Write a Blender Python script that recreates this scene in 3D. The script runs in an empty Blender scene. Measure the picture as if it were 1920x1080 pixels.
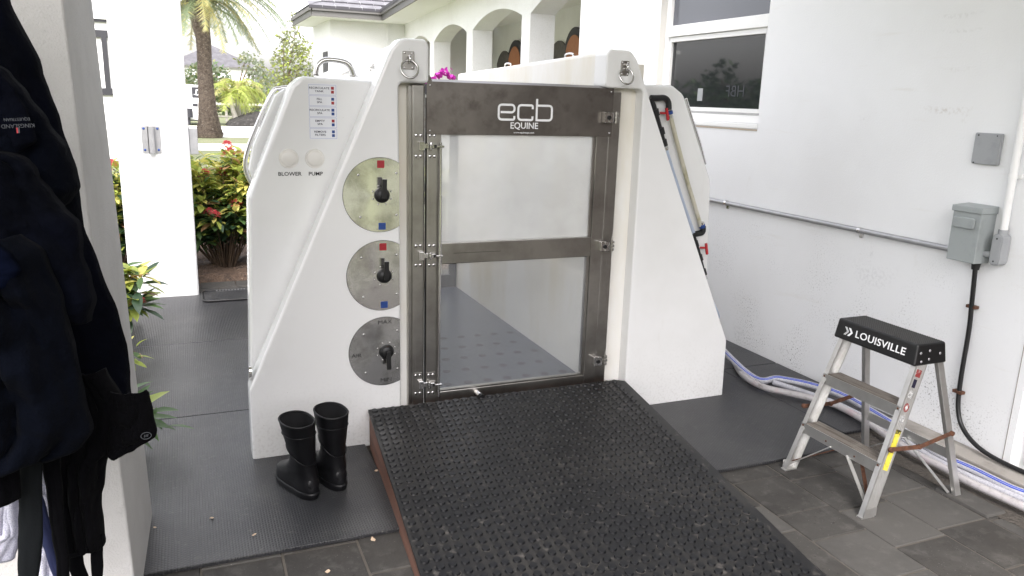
import bpy, bmesh, math, random
from mathutils import Vector, Matrix, noise
random.seed(7)
S = bpy.context.scene
COL = S.collection
R = math.radians
# ------------------------------------------------------------------ camera
F, CX, CY, H = 1462.0, 960.0, 540.0, 1.7
_X = Vector((4550 - CX, -(300 - CY), -F)).normalized()
_Y = Vector((340 - CX, -(168 - CY), -F)); _Y = (_Y - _X * _X.dot(_Y)).normalized()
_Z = _X.cross(_Y)
CW = Matrix((_X, _Y, _Z))            # camera -> world
cam = bpy.data.cameras.new('camera'); co = bpy.data.objects.new('camera', cam); COL.objects.link(co)
cam.lens = F / 1920 * 36; cam.sensor_width = 36; cam.clip_end = 2000; cam.clip_start = 0.02
co.matrix_world = Matrix.Translation((0, 0, H)) @ CW.to_4x4()
S.camera = co
# ------------------------------------------------------------------ sky and sun (bright overcast)
SUN_EL, SUN_AZ = 52, 200
w = bpy.data.worlds.new("World"); S.world = w; w.use_nodes = True
nt = w.node_tree; nt.nodes.clear()
sky = nt.nodes.new('ShaderNodeTexSky'); sky.sky_type = 'NISHITA'; sky.sun_disc = False
sky.sun_elevation = R(SUN_EL); sky.sun_rotation = R(SUN_AZ); sky.dust_density = 4; sky.air_density = 1.2
hs = nt.nodes.new('ShaderNodeHueSaturation'); hs.inputs['Saturation'].default_value = 0.22
bg = nt.nodes.new('ShaderNodeBackground'); bg.inputs['Strength'].default_value = 0.15
ow = nt.nodes.new('ShaderNodeOutputWorld')
nt.links.new(sky.outputs[0], hs.inputs['Color']); wt = nt.nodes.new('ShaderNodeMix'); wt.data_type = 'RGBA'; wt.blend_type = 'MULTIPLY'; wt.inputs[0].default_value = 1; wt.inputs[7].default_value = (1.015, .99, 1.005, 1)
nt.links.new(hs.outputs[0], wt.inputs[6]); nt.links.new(wt.outputs[2], bg.inputs[0]); nt.links.new(bg.outputs[0], ow.inputs[0])
sl = bpy.data.lights.new('sun', 'SUN'); sl.energy = 0.6; sl.angle = R(25); sl.color = (1, .97, .93)
so = bpy.data.objects.new('sun', sl); COL.objects.link(so)
_az = R(SUN_AZ); _el = R(SUN_EL)
_sd = Vector((math.sin(_az) * math.cos(_el), math.cos(_az) * math.cos(_el), math.sin(_el)))
so.rotation_euler = _sd.to_track_quat('Z', 'Y').to_euler(); so.location = _sd * 30
S.view_settings.view_transform = 'Standard'; S.view_settings.look = 'None'
S.view_settings.gamma = 1; S.view_settings.exposure = 2.1

# ------------------------------------------------------------------ measuring helpers (photo pixel -> point on a real plane)
def ray(u, v): return CW @ Vector(((u - CX) / F, -(v - CY) / F, -1))
O = Vector((0, 0, H))
def fx(u, v, x): d = ray(u, v); return O + d * (x / d.x)
def fy(u, v, y): d = ray(u, v); return O + d * (y / d.y)
def fz(u, v, z=0): d = ray(u, v); return O + d * ((z - H) / d.z)

# ------------------------------------------------------------------ materials
def mat(name, col, rough=.5, metal=0, n=None, bump=None, spec=.5, coat=0, sheen=0, extra=None, coord='Object'):
    """n = list of (scale, colour2, low, high, detail[, stretch]); bump = list of (scale, strength, dist)"""
    m = bpy.data.materials.new(name); m.use_nodes = True
    t = m.node_tree; b = t.nodes['Principled BSDF']; N = t.nodes.new; L = t.links.new
    b.inputs['Roughness'].default_value = rough; b.inputs['Metallic'].default_value = metal
    b.inputs['Specular IOR Level'].default_value = spec; b.inputs['Coat Weight'].default_value = coat
    b.inputs['Sheen Weight'].default_value = sheen
    c4 = (*col, 1); b.inputs['Base Color'].default_value = c4
    tc = N('ShaderNodeTexCoord'); cur = None
    for k in (n or []):
        sc, c2, lo, hi, det = k[:5]
        tx = N('ShaderNodeTexNoise'); tx.inputs['Scale'].default_value = sc; tx.inputs['Detail'].default_value = det
        tx.inputs['Roughness'].default_value = .62
        mp = N('ShaderNodeMapping'); L(tc.outputs[coord], mp.inputs[0]); L(mp.outputs[0], tx.inputs['Vector'])
        if len(k) > 5: mp.inputs['Scale'].default_value = k[5]
        mp.inputs['Location'].default_value = (sc * 1.7 % 5, sc * 2.3 % 7, sc % 3)
        mr = N('ShaderNodeMapRange'); mr.inputs[1].default_value = lo; mr.inputs[2].default_value = hi
        L(tx.outputs['Fac'], mr.inputs[0])
        mx = N('ShaderNodeMix'); mx.data_type = 'RGBA'
        L(mr.outputs[0], mx.inputs[0])
        if cur: L(cur, mx.inputs[6])
        else: mx.inputs[6].default_value = c4
        mx.inputs[7].default_value = (*c2, 1); cur = mx.outputs[2]
    if cur: L(cur, b.inputs['Base Color'])
    pb = None
    for (sc, st, ds) in (bump or []):
        tx = N('ShaderNodeTexNoise'); tx.inputs['Scale'].default_value = sc; tx.inputs['Detail'].default_value = 3
        L(tc.outputs[coord], tx.inputs['Vector'])
        bp = N('ShaderNodeBump'); bp.inputs['Strength'].default_value = st; bp.inputs['Distance'].default_value = ds
        L(tx.outputs['Fac'], bp.inputs['Height'])
        if pb: L(pb, bp.inputs['Normal'])
        pb = bp.outputs[0]
    if pb: L(pb, b.inputs['Normal'])
    if extra: extra(m, t, b, tc, pb, cur)
    return m

def rubber_extra(m, t, b, tc, pb, cur):
    N = t.nodes.new; L = t.links.new
    br = N('ShaderNodeTexBrick'); br.inputs['Scale'].default_value = 1
    br.inputs['Brick Width'].default_value = .016; br.inputs['Row Height'].default_value = .011
    br.inputs['Mortar Size'].default_value = .003; br.inputs['Mortar Smooth'].default_value = .6
    mp = N('ShaderNodeMapping'); mp.inputs['Rotation'].default_value = (0, 0, R(90))
    L(tc.outputs['Object'], mp.inputs[0]); L(mp.outputs[0], br.inputs['Vector'])
    bp = N('ShaderNodeBump'); bp.inputs['Strength'].default_value = .8; bp.inputs['Distance'].default_value = .004; bp.invert = True
    L(br.outputs['Fac'], bp.inputs['Height'])
    if pb: L(pb, bp.inputs['Normal'])
    L(bp.outputs[0], b.inputs['Normal'])

WHITE = mat('painted_render', (.78, .785, .79), .75, n=[(1.1, (.70, .70, .70), .45, .8, 4), (9, (.60, .585, .56), .66, .9, 6), (60, (.66, .66, .65), .5, .9, 2)], bump=[(90, .35, .004), (14, .2, .006)])
def wall_extra(m, t, b, tc, pb, cur):
    # scuffs and splashes of grime near the foot of the wall, plus a few rusty smears
    N = t.nodes.new; L = t.links.new
    sp = N('ShaderNodeSeparateXYZ'); L(tc.outputs['Object'], sp.inputs[0])
    mr = N('ShaderNodeMapRange'); mr.inputs[1].default_value = 1.1; mr.inputs[2].default_value = .1; L(sp.outputs['Z'], mr.inputs[0])
    v = N('ShaderNodeTexNoise'); v.inputs['Scale'].default_value = 95; v.inputs['Detail'].default_value = 2; L(tc.outputs['Object'], v.inputs['Vector'])
    v2 = N('ShaderNodeTexNoise'); v2.inputs['Scale'].default_value = 3.2; v2.inputs['Detail'].default_value = 5; L(tc.outputs['Object'], v2.inputs['Vector'])
    a = N('ShaderNodeMapRange'); a.inputs[1].default_value = .56; a.inputs[2].default_value = .7; L(v.outputs['Fac'], a.inputs[0])
    c = N('ShaderNodeMapRange'); c.inputs[1].default_value = .46; c.inputs[2].default_value = .7; L(v2.outputs['Fac'], c.inputs[0])
    m1 = N('ShaderNodeMath'); m1.operation = 'MULTIPLY'; L(a.outputs[0], m1.inputs[0]); L(c.outputs[0], m1.inputs[1])
    m2 = N('ShaderNodeMath'); m2.operation = 'MULTIPLY'; L(m1.outputs[0], m2.inputs[0]); L(mr.outputs[0], m2.inputs[1])
    mx = N('ShaderNodeMix'); mx.data_type = 'RGBA'; L(m2.outputs[0], mx.inputs[0]); L(cur, mx.inputs[6]); mx.inputs[7].default_value = (.16, .15, .14, 1)
    cur2 = mx.outputs[2]
    n3 = N('ShaderNodeTexNoise'); n3.inputs['Scale'].default_value = 55; n3.inputs['Detail'].default_value = 4; L(tc.outputs['Object'], n3.inputs['Vector'])
    r3 = N('ShaderNodeMapRange'); r3.inputs[1].default_value = .45; r3.inputs[2].default_value = .75; L(n3.outputs['Fac'], r3.inputs[0])
    for (yy, zz, ry, rz_, col, am) in SMEARS:
        v1 = N('ShaderNodeVectorMath'); v1.operation = 'SUBTRACT'; L(tc.outputs['Object'], v1.inputs[0]); v1.inputs[1].default_value = (0, yy, zz)
        v2_ = N('ShaderNodeVectorMath'); v2_.operation = 'MULTIPLY'; L(v1.outputs[0], v2_.inputs[0]); v2_.inputs[1].default_value = (0, 1 / ry, 1 / rz_)
        # bend the smear into a shallow arc
        s2 = N('ShaderNodeSeparateXYZ'); L(v2_.outputs[0], s2.inputs[0])
        q2 = N('ShaderNodeMath'); q2.operation = 'MULTIPLY'; L(s2.outputs['Y'], q2.inputs[0]); L(s2.outputs['Y'], q2.inputs[1])
        q3 = N('ShaderNodeMath'); q3.operation = 'SUBTRACT'; L(s2.outputs['Z'], q3.inputs[0]); L(q2.outputs[0], q3.inputs[1])
        c3 = N('ShaderNodeCombineXYZ'); L(s2.outputs['Y'], c3.inputs[1]); L(q3.outputs[0], c3.inputs[2])
        ln = N('ShaderNodeVectorMath'); ln.operation = 'LENGTH'; L(c3.outputs[0], ln.inputs[0])
        r4 = N('ShaderNodeMapRange'); r4.inputs[1].default_value = 1; r4.inputs[2].default_value = .1; r4.inputs[3].default_value = 0; r4.inputs[4].default_value = am * .5; L(ln.outputs['Value'], r4.inputs[0])
        m4 = N('ShaderNodeMath'); m4.operation = 'MULTIPLY'; L(r4.outputs[0], m4.inputs[0]); L(r3.outputs[0], m4.inputs[1])
        x4 = N('ShaderNodeMix'); x4.data_type = 'RGBA'; L(m4.outputs[0], x4.inputs[0]); L(cur2, x4.inputs[6]); x4.inputs[7].default_value = (*col, 1); cur2 = x4.outputs[2]
    L(cur2, b.inputs['Base Color'])
def _sm(u, v, ru, rv, col, am):
    p = fx(u, v, 3.65); d1 = abs(fx(u + ru, v, 3.65).y - p.y); d2 = abs(fx(u, v + rv, 3.65).z - p.z); return (p.y - 2.31, p.z, d1, d2, col, am)
SMEARS = [_sm(1775, 208, 60, 9, (.33, .25, .17), 1), _sm(1800, 30, 50, 6, (.4, .39, .37), 1), _sm(1805, 58, 50, 5, (.45, .44, .42), .9), _sm(1792, 131, 40, 6, (.42, .38, .33), .8), _sm(1808, 222, 12, 16, (.5, .48, .44), .7),
          _sm(1635, 520, 60, 30, (.36, .36, .36), .7), _sm(1620, 224, 14, 8, (.5, .48, .45), .7), _sm(1385, 630, 14, 22, (.2, .2, .2), .9), _sm(1465, 658, 6, 8, (.2, .2, .2), .9), _sm(1633, 480, 4, 20, (.25, .25, .25), .8)]
GRIMY = mat('grimy_white_render', (.78, .785, .79), .75, n=[(.9, (.72, .72, .72), .45, .8, 4), (7, (.70, .69, .67), .66, .95, 6), (1.6, (.70, .685, .655), .62, .9, 5, (1, 1, 9))], bump=[(110, .3, .004), (9, .15, .008)], extra=wall_extra)
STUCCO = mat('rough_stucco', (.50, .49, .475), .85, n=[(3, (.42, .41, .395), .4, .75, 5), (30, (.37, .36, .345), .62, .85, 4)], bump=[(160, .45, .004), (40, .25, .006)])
def gel_extra(m, t, b, tc, pb, cur):
    # splash specks and trodden grime that thins out with height
    N = t.nodes.new; L = t.links.new
    sp_ = N('ShaderNodeSeparateXYZ'); L(tc.outputs['Object'], sp_.inputs[0])
    hgt = N('ShaderNodeMapRange'); hgt.inputs[1].default_value = .55; hgt.inputs[2].default_value = 0; L(sp_.outputs['Z'], hgt.inputs[0])
    pw_ = N('ShaderNodeMath'); pw_.operation = 'POWER'; pw_.inputs[1].default_value = 2; L(hgt.outputs[0], pw_.inputs[0])
    a = N('ShaderNodeTexNoise'); a.inputs['Scale'].default_value = 70; a.inputs['Detail'].default_value = 3; L(tc.outputs['Object'], a.inputs['Vector'])
    a2 = N('ShaderNodeMapRange'); a2.inputs[1].default_value = .5; a2.inputs[2].default_value = .7; L(a.outputs['Fac'], a2.inputs[0])
    mu = N('ShaderNodeMath'); mu.operation = 'MULTIPLY'; L(pw_.outputs[0], mu.inputs[0]); L(a2.outputs[0], mu.inputs[1])
    v = N('ShaderNodeTexVoronoi'); v.inputs['Scale'].default_value = 16; L(tc.outputs['Object'], v.inputs['Vector'])
    v1 = N('ShaderNodeMapRange'); v1.inputs[1].default_value = .055; v1.inputs[2].default_value = .035; L(v.outputs['Distance'], v1.inputs[0])
    w = N('ShaderNodeTexNoise'); w.inputs['Scale'].default_value = 2.2; L(tc.outputs['Object'], w.inputs['Vector'])
    w1 = N('ShaderNodeMapRange'); w1.inputs[1].default_value = .52; w1.inputs[2].default_value = .6; L(w.outputs['Fac'], w1.inputs[0])
    m2 = N('ShaderNodeMath'); m2.operation = 'MULTIPLY'; L(v1.outputs[0], m2.inputs[0]); L(w1.outputs[0], m2.inputs[1])
    mxx = N('ShaderNodeMath'); mxx.operation = 'MAXIMUM'; L(mu.outputs[0], mxx.inputs[0]); L(m2.outputs[0], mxx.inputs[1])
    sc_ = N('ShaderNodeMath'); sc_.operation = 'MULTIPLY'; sc_.inputs[1].default_value = .28; L(mxx.outputs[0], sc_.inputs[0])
    mx = N('ShaderNodeMix'); mx.data_type = 'RGBA'; L(sc_.outputs[0], mx.inputs[0]); L(cur, mx.inputs[6]); mx.inputs[7].default_value = (.30, .27, .24, 1)
    L(mx.outputs[2], b.inputs['Base Color'])
GEL = mat('white_gelcoat', (.79, .79, .785), .22, n=[(1.5, (.72, .72, .705), .45, .75, 4), (4, (.66, .64, .60), .62, .85, 6, (1, 1, .25)), (22, (.58, .54, .46), .72, .84, 6)], bump=[(5, .06, .02), (90, .05, .001)], coat=.3, extra=gel_extra)
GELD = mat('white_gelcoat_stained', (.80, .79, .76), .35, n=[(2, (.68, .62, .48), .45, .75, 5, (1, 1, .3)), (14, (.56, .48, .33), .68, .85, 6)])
STEEL = mat('brushed_stainless', (.43, .415, .39), .30, 1, n=[(4, (.28, .265, .245), .4, .7, 5), (50, (.44, .42, .39), .6, .8, 3, (1, 1, .06))], bump=[(300, .08, .001), (3, .08, .01)])
STEELD = mat('dark_reflection_stainless', (.165, .15, .137), .36, 1, n=[(3, (.25, .23, .21), .4, .7, 6), (12, (.12, .105, .095), .5, .8, 6)], bump=[(2.5, .12, .01), (260, .08, .001)])  # base colour lowered to carry the header's dark brown reflection
CHROME = mat('polished_stainless', (.66, .65, .64), .16, 1)
def disc_extra(m, t, b, tc, pb, cur):
    tg = t.nodes.new('ShaderNodeTangent'); tg.direction_type = 'RADIAL'; tg.axis = 'Y'; t.links.new(tg.outputs[0], b.inputs['Tangent']); b.inputs['Anisotropic'].default_value = .85
DISC = mat('polished_steel_plate', (.78, .77, .75), .17, 1, n=[(9, (.46, .45, .42), .45, .7, 6), (40, (.36, .34, .31), .64, .8, 4)], bump=[(6, .10, .012), (90, .04, .001)], extra=disc_extra)
RUB = mat('ribbed_black_rubber', (.018, .0185, .022), .38, n=[(2.2, (.050, .050, .050), .45, .75, 6), (6, (.010, .010, .012), .5, .8, 5), (45, (.12, .115, .105), .60, .82, 4), (160, (.2, .19, .17), .75, .8, 2)], extra=rubber_extra, spec=.6)
RUBR = mat('studded_black_rubber', (.0085, .0085, .0095), .5, n=[(2.6, (.026, .0245, .023), .42, .68, 6), (26, (.12, .11, .10), .58, .78, 6), (140, (.16, .15, .14), .73, .8, 2)], bump=[(60, .3, .002)], spec=.35)
STUD = mat('black_rubber_stud', (.0028, .003, .0042), .38, n=[(40, (.008, .008, .009), .5, .8, 4)], bump=[(80, .15, .001)], spec=.42)
DUST = mat('trodden_dust', (.085, .078, .070), .9, n=[(60, (.03, .028, .026), .4, .7, 4)])
BLACK = mat('black_plastic', (.006, .006, .0065), .45, bump=[(30, .08, .002)])
BOOT = mat('black_rubber_boot', (.0035, .0036, .0045), .42, n=[(12, (.008, .008, .009), .5, .8, 4)], bump=[(25, .08, .003)], spec=.32)
BOOTIN = mat('boot_lining', (.006, .006, .007), .9)
WOODSIDE = mat('stained_plywood', (.16, .075, .05), .7, n=[(5, (.09, .045, .032), .4, .75, 6, (1, .3, 4)), (30, (.30, .22, .18), .62, .85, 4)], bump=[(50, .3, .003)])
PAVER = mat('slate_paver', (.060, .057, .053), .78, n=[(2.3, (.038, .036, .034), .4, .65, 6), (12, (.11, .104, .097), .52, .85, 6), (45, (.03, .028, .026), .6, .75, 4), (150, (.36, .34, .31), .70, .8, 2), (1.1, (.048, .043, .037), .52, .85, 4)], bump=[(16, .6, .008), (90, .4, .002)], spec=.18)
PAVER2 = mat('slate_paver_pale', (.078, .074, .069), .78, n=[(2.9, (.045, .043, .040), .4, .7, 6), (14, (.12, .113, .105), .55, .85, 6), (150, (.36, .34, .31), .72, .8, 2)], bump=[(16, .5, .006), (90, .35, .002)], spec=.35)
SAND = mat('joint_sand', (.10, .088, .074), .95, n=[(20, (.08, .07, .06), .4, .7, 5)])
DIRT = mat('damp_dirt', (.06, .052, .044), .95, n=[(18, (.14, .12, .10), .55, .8, 6)], bump=[(40, .8, .02)])
CONC = mat('weathered_concrete', (.30, .28, .255), .85, n=[(6, (.17, .155, .14), .45, .75, 6)], bump=[(60, .4, .005)])
PALE = mat('pale_driveway', (.62, .61, .59), .8, n=[(2, (.54, .53, .51), .4, .8, 5)])
GRASS = mat('lawn', (.15, .165, .085), .9, n=[(1.2, (.20, .195, .12), .45, .7, 6), (14, (.08, .13, .03), .5, .8, 4)], bump=[(60, .6, .03)])
MULCH = mat('bark_mulch', (.10, .065, .045), .95, n=[(35, (.26, .19, .14), .58, .75, 5), (14, (.05, .035, .028), .5, .7, 4)], bump=[(45, 1, .03)])
ALU = mat('worn_aluminium', (.62, .615, .60), .38, .85, n=[(8, (.50, .49, .47), .45, .75, 5), (60, (.36, .34, .31), .68, .82, 4)], bump=[(90, .12, .002)])
ALUD = mat('dirty_aluminium_tread', (.24, .215, .19), .6, .4, n=[(70, (.14, .12, .10), .45, .6, 3, (1, .05, 1)), (9, (.30, .28, .25), .5, .8, 4)])
RUST = mat('rusty_steel', (.13, .055, .03), .85, .2, n=[(40, (.06, .03, .02), .4, .7, 5), (20, (.24, .15, .10), .6, .8, 4)], bump=[(90, .4, .003)])
GREYBOX = mat('grey_enamel', (.30, .325, .325), .45, n=[(12, (.24, .26, .26), .5, .8, 5), (60, (.40, .42, .41), .72, .85, 3)], bump=[(60, .1, .002)])
GREYPL = mat('grey_plastic', (.31, .32, .33), .55, n=[(20, (.26, .27, .28), .5, .8, 4)], bump=[(120, .2, .002)])
COND = mat('galvanised_conduit', (.42, .42, .43), .4, .6, n=[(15, (.33, .33, .34), .4, .8, 4)])
WPAINT = mat('white_painted_metal', (.78, .78, .77), .45, n=[(10, (.7, .69, .67), .5, .8, 4)])
FRAME = mat('white_window_frame', (.80, .80, .79), .35, n=[(14, (.70, .69, .67), .6, .85, 5)])
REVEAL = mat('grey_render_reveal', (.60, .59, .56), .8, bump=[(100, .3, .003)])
PANE = mat('dark_window_pane', (.020, .021, .023), .03, spec=.7)
PANE2 = mat('sunscreen_window_pane', (.10, .105, .125), .12, spec=.7, bump=[(300, .1, .001)])
NAVY = mat('navy_wool', (.0016, .0021, .0048), .95, n=[(7, (.001, .0013, .0022), .4, .7, 4)], bump=[(220, .3, .003), (16, .6, .03)], spec=.04, sheen=.005)
NAVY2 = mat('dark_navy_fleece', (.0012, .0018, .004), .95, n=[(7, (.0008, .0012, .0025), .4, .7, 4)], bump=[(260, .4, .003), (18, .6, .025)], spec=.04, sheen=.008)
BLACKC = mat('black_fleece', (.0015, .0015, .002), .95, bump=[(200, .3, .003)], spec=.04, sheen=.008)
TEAL = mat('dark_green_webbing', (.0012, .0022, .003), .9, bump=[(200, .3, .002)], spec=.2)
BLUEW = mat('blue_webbing', (.012, .018, .07), .8, bump=[(200, .3, .002)])
MESHW = mat('white_cooler_mesh', (.55, .55, .62), .9, n=[(400, (.35, .35, .45), .45, .6, 1)], bump=[(300, .5, .002)])
RED = mat('red_vinyl', (.32, .012, .02), .5); BLUE = mat('blue_vinyl', (.012, .05, .22), .5)
REDP = mat('red_plastic_handle', (.45, .015, .02), .4)
INK = mat('black_ink', (.012, .010, .03), .6)
LETTER = mat('white_lettering', (.85, .85, .86), .5)
GREYL = mat('grey_embroidery_and_reflection', (.04, .043, .05), .8)  # rug embroidery, also the sign reflection drawn on the window pane
LABEL = mat('white_label_vinyl', (.74, .75, .78), .4)
LINEB = mat('blue_keyline', (.35, .38, .55), .5)
YEL = mat('yellow_sticker', (.62, .53, .06), .5, n=[(70, (.12, .11, .04), .58, .66, 3), (30, (.6, .55, .3), .6, .8, 3)])
STK = mat('worn_white_sticker', (.55, .55, .53), .5, n=[(90, (.2, .2, .2), .56, .62, 3)])
STKR = mat('red_warning_sticker', (.22, .03, .03), .5, n=[(80, (.4, .35, .33), .5, .7, 3)])
STKG = mat('small_print', (.22, .22, .22), .6, n=[(160, (.5, .5, .49), .5, .56, 2)])
CREAM = mat('cream_button', (.72, .70, .655), .4)
PIPEY = mat('aged_clear_hose', (.50, .47, .36), .35, n=[(9, (.26, .24, .12), .5, .7, 4, (1, 1, .6)), (5, (.58, .56, .5), .5, .7, 3)])
PIPEB = mat('pale_blue_hose', (.42, .48, .60), .35)
HOSEW = mat('white_braided_hose', (.46, .46, .49), .4, n=[(7, (.30, .29, .29), .55, .8, 5), (160, (.34, .34, .39), .5, .6, 2)], bump=[(160, .3, .002)])
HOSEP = mat('grubby_pinkish_hose', (.40, .38, .385), .45, n=[(6, (.40, .25, .28), .55, .75, 5), (25, (.20, .18, .17), .55, .8, 5)])
HBLUE = mat('blue_hose_stripe', (.02, .06, .42), .4)
FLOORB = mat('wet_blue_grey_floor', (.040, .050, .075), .28, n=[(3, (.06, .07, .095), .4, .7, 5)], bump=[(30, .1, .004)])
DRAINM = mat('drain_stud', (.008, .010, .018), .4)
TRUNK = mat('palm_boot_bark', (.16, .125, .10), .9, n=[(9, (.07, .052, .04), .4, .65, 5), (22, (.34, .30, .26), .56, .7, 4)], bump=[(20, .6, .03)])
TRUNKP = mat('smooth_pale_trunk', (.36, .34, .30), .8, n=[(6, (.22, .2, .17), .5, .8, 4)])
TWIG = mat('brown_twig', (.11, .075, .05), .9)
def leafm(name, col, rough=.45):
    m = mat(name, col, rough, n=[(60, tuple(c * .75 for c in col), .4, .8, 3)], spec=.5)
    b = m.node_tree.nodes['Principled BSDF']
    tr = m.node_tree.nodes.new('ShaderNodeBsdfTranslucent'); tr.inputs[0].default_value = (*[min(1, c * 1.6) for c in col], 1)
    mx = m.node_tree.nodes.new('ShaderNodeMixShader'); mx.inputs[0].default_value = .3
    L = m.node_tree.links.new; L(b.outputs[0], mx.inputs[1]); L(tr.outputs[0], mx.inputs[2]); L(mx.outputs[0], m.node_tree.nodes['Material Output'].inputs[0])
    return m
LG = leafm('green_leaf', (.075, .14, .045)); LD = leafm('dark_green_leaf', (.03, .065, .032)); LY = leafm('yellow_leaf', (.58, .54, .15))
LYG = leafm('yellow_green_leaf', (.32, .38, .08)); LO = leafm('orange_leaf', (.40, .24, .13)); LR = leafm('red_petal', (.66, .13, .15))
LPK = leafm('magenta_petal', (.42, .035, .33)); LOL = leafm('olive_leaf', (.19, .20, .09)); LGG = leafm('grey_green_leaf', (.22, .25, .18))
LPF = leafm('palm_frond_green', (.15, .19, .10)); LPY = leafm('palm_frond_straw', (.30, .28, .10))
ROOFT = mat('grey_roof_tile', (.12, .118, .128), .7, n=[(6, (.20, .197, .21), .4, .75, 6)], bump=[(40, .4, .01)])
ROOFE = mat('tile_edge', (.05, .048, .055), .9)
FASC = mat('grey_fascia', (.11, .107, .102), .5)
SOFF = mat('white_soffit', (.8, .8, .78), .8)
SHUT = mat('weathered_shutter', (.13, .12, .115), .85, n=[(20, (.06, .055, .05), .45, .65, 4, (6, 6, .5))])
SHUTO = mat('orange_wood_panel', (.42, .17, .07), .6, n=[(20, (.33, .12, .05), .45, .65, 4, (6, 6, .5))])
DARKF = mat('dark_painted_frame', (.02, .02, .025), .5)
DARKIN = mat('dark_interior', (.01, .01, .01), .9)
BARN = mat('brown_barn_board', (.07, .055, .045), .85, n=[(3, (.04, .03, .025), .4, .7, 5, (4, 4, .4))])
PILE = mat('dark_earth', (.03, .028, .026), .95, n=[(6, (.10, .095, .09), .55, .75, 5)], bump=[(12, 1, .1)])
FENCEM = mat('weathered_grey_wood', (.32, .30, .27), .9, n=[(12, (.2, .19, .17), .4, .7, 4)])
TRL = mat('white_trailer_paint', (.8, .8, .8), .3)
GRATE = mat('grate_metal', (.22, .22, .22), .5, .6)
PUFF = mat('fallen_petal', (.55, .42, .30), .8)

def glass(name, fog, fogcol=(.75, .76, .74), gl=.12, rough=.05, seed=0, sc=2.2, drops=True):
    m = bpy.data.materials.new(name); m.use_nodes = True; t = m.node_tree; t.nodes.clear(); N = t.nodes.new; L = t.links.new
    out = N('ShaderNodeOutputMaterial'); tr = N('ShaderNodeBsdfTransparent'); tr.inputs[0].default_value = (.985, .99, .985, 1)
    df = N('ShaderNodeBsdfDiffuse'); df.inputs[0].default_value = (*fogcol, 1)
    tl = N('ShaderNodeBsdfTranslucent'); tl.inputs[0].default_value = (*fogcol, 1)
    dm = N('ShaderNodeMixShader'); dm.inputs[0].default_value = .5; L(df.outputs[0], dm.inputs[1]); L(tl.outputs[0], dm.inputs[2])
    gs = N('ShaderNodeBsdfGlossy'); gs.inputs['Roughness'].default_value = rough
    tc = N('ShaderNodeTexCoord'); nz = N('ShaderNodeTexNoise'); nz.inputs['Scale'].default_value = sc; nz.inputs['Detail'].default_value = 4
    mp = N('ShaderNodeMapping'); mp.inputs['Location'].default_value = (seed, seed, 0); L(tc.outputs['Object'], mp.inputs[0]); L(mp.outputs[0], nz.inputs['Vector'])
    mr = N('ShaderNodeMapRange'); mr.inputs[1].default_value = .3; mr.inputs[2].default_value = .75; mr.inputs[3].default_value = fog * .6; mr.inputs[4].default_value = min(1, fog * 1.4)
    L(nz.outputs['Fac'], mr.inputs[0]); fac = mr.outputs[0]
    if drops:
        vo = N('ShaderNodeTexVoronoi'); vo.inputs['Scale'].default_value = 150; L(mp.outputs[0], vo.inputs['Vector'])
        vr = N('ShaderNodeMapRange'); vr.inputs[1].default_value = .12; vr.inputs[2].default_value = .28; vr.inputs[3].default_value = .07; vr.inputs[4].default_value = 0
        L(vo.outputs['Distance'], vr.inputs[0]); ad = N('ShaderNodeMath'); ad.operation = 'ADD'; ad.use_clamp = True
        n2 = N('ShaderNodeTexNoise'); n2.inputs['Scale'].default_value = 5; L(mp.outputs[0], n2.inputs['Vector'])
        r2 = N('ShaderNodeMapRange'); r2.inputs[1].default_value = .5; r2.inputs[2].default_value = .66; L(n2.outputs['Fac'], r2.inputs[0])
        mm = N('ShaderNodeMath'); mm.operation = 'MULTIPLY'; L(vr.outputs[0], mm.inputs[0]); L(r2.outputs[0], mm.inputs[1])
        L(fac, ad.inputs[0]); L(mm.outputs[0], ad.inputs[1]); fac = ad.outputs[0]
    m1 = N('ShaderNodeMixShader'); L(fac, m1.inputs[0]); L(tr.outputs[0], m1.inputs[1]); L(dm.outputs[0], m1.inputs[2])
    m2 = N('ShaderNodeMixShader'); m2.inputs[0].default_value = gl; L(m1.outputs[0], m2.inputs[1]); L(gs.outputs[0], m2.inputs[2]); L(m2.outputs[0], out.inputs[0])
    return m
GLS = glass('misted_glass', .10, fogcol=(.90, .91, .93), gl=.045, sc=1.6)
GLU = glass('milky_wet_glass', .50, fogcol=(.97, .97, .96), gl=.05, seed=1, sc=1.4)
GLSR = glass('wet_rear_glass', .12, seed=3)

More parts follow.
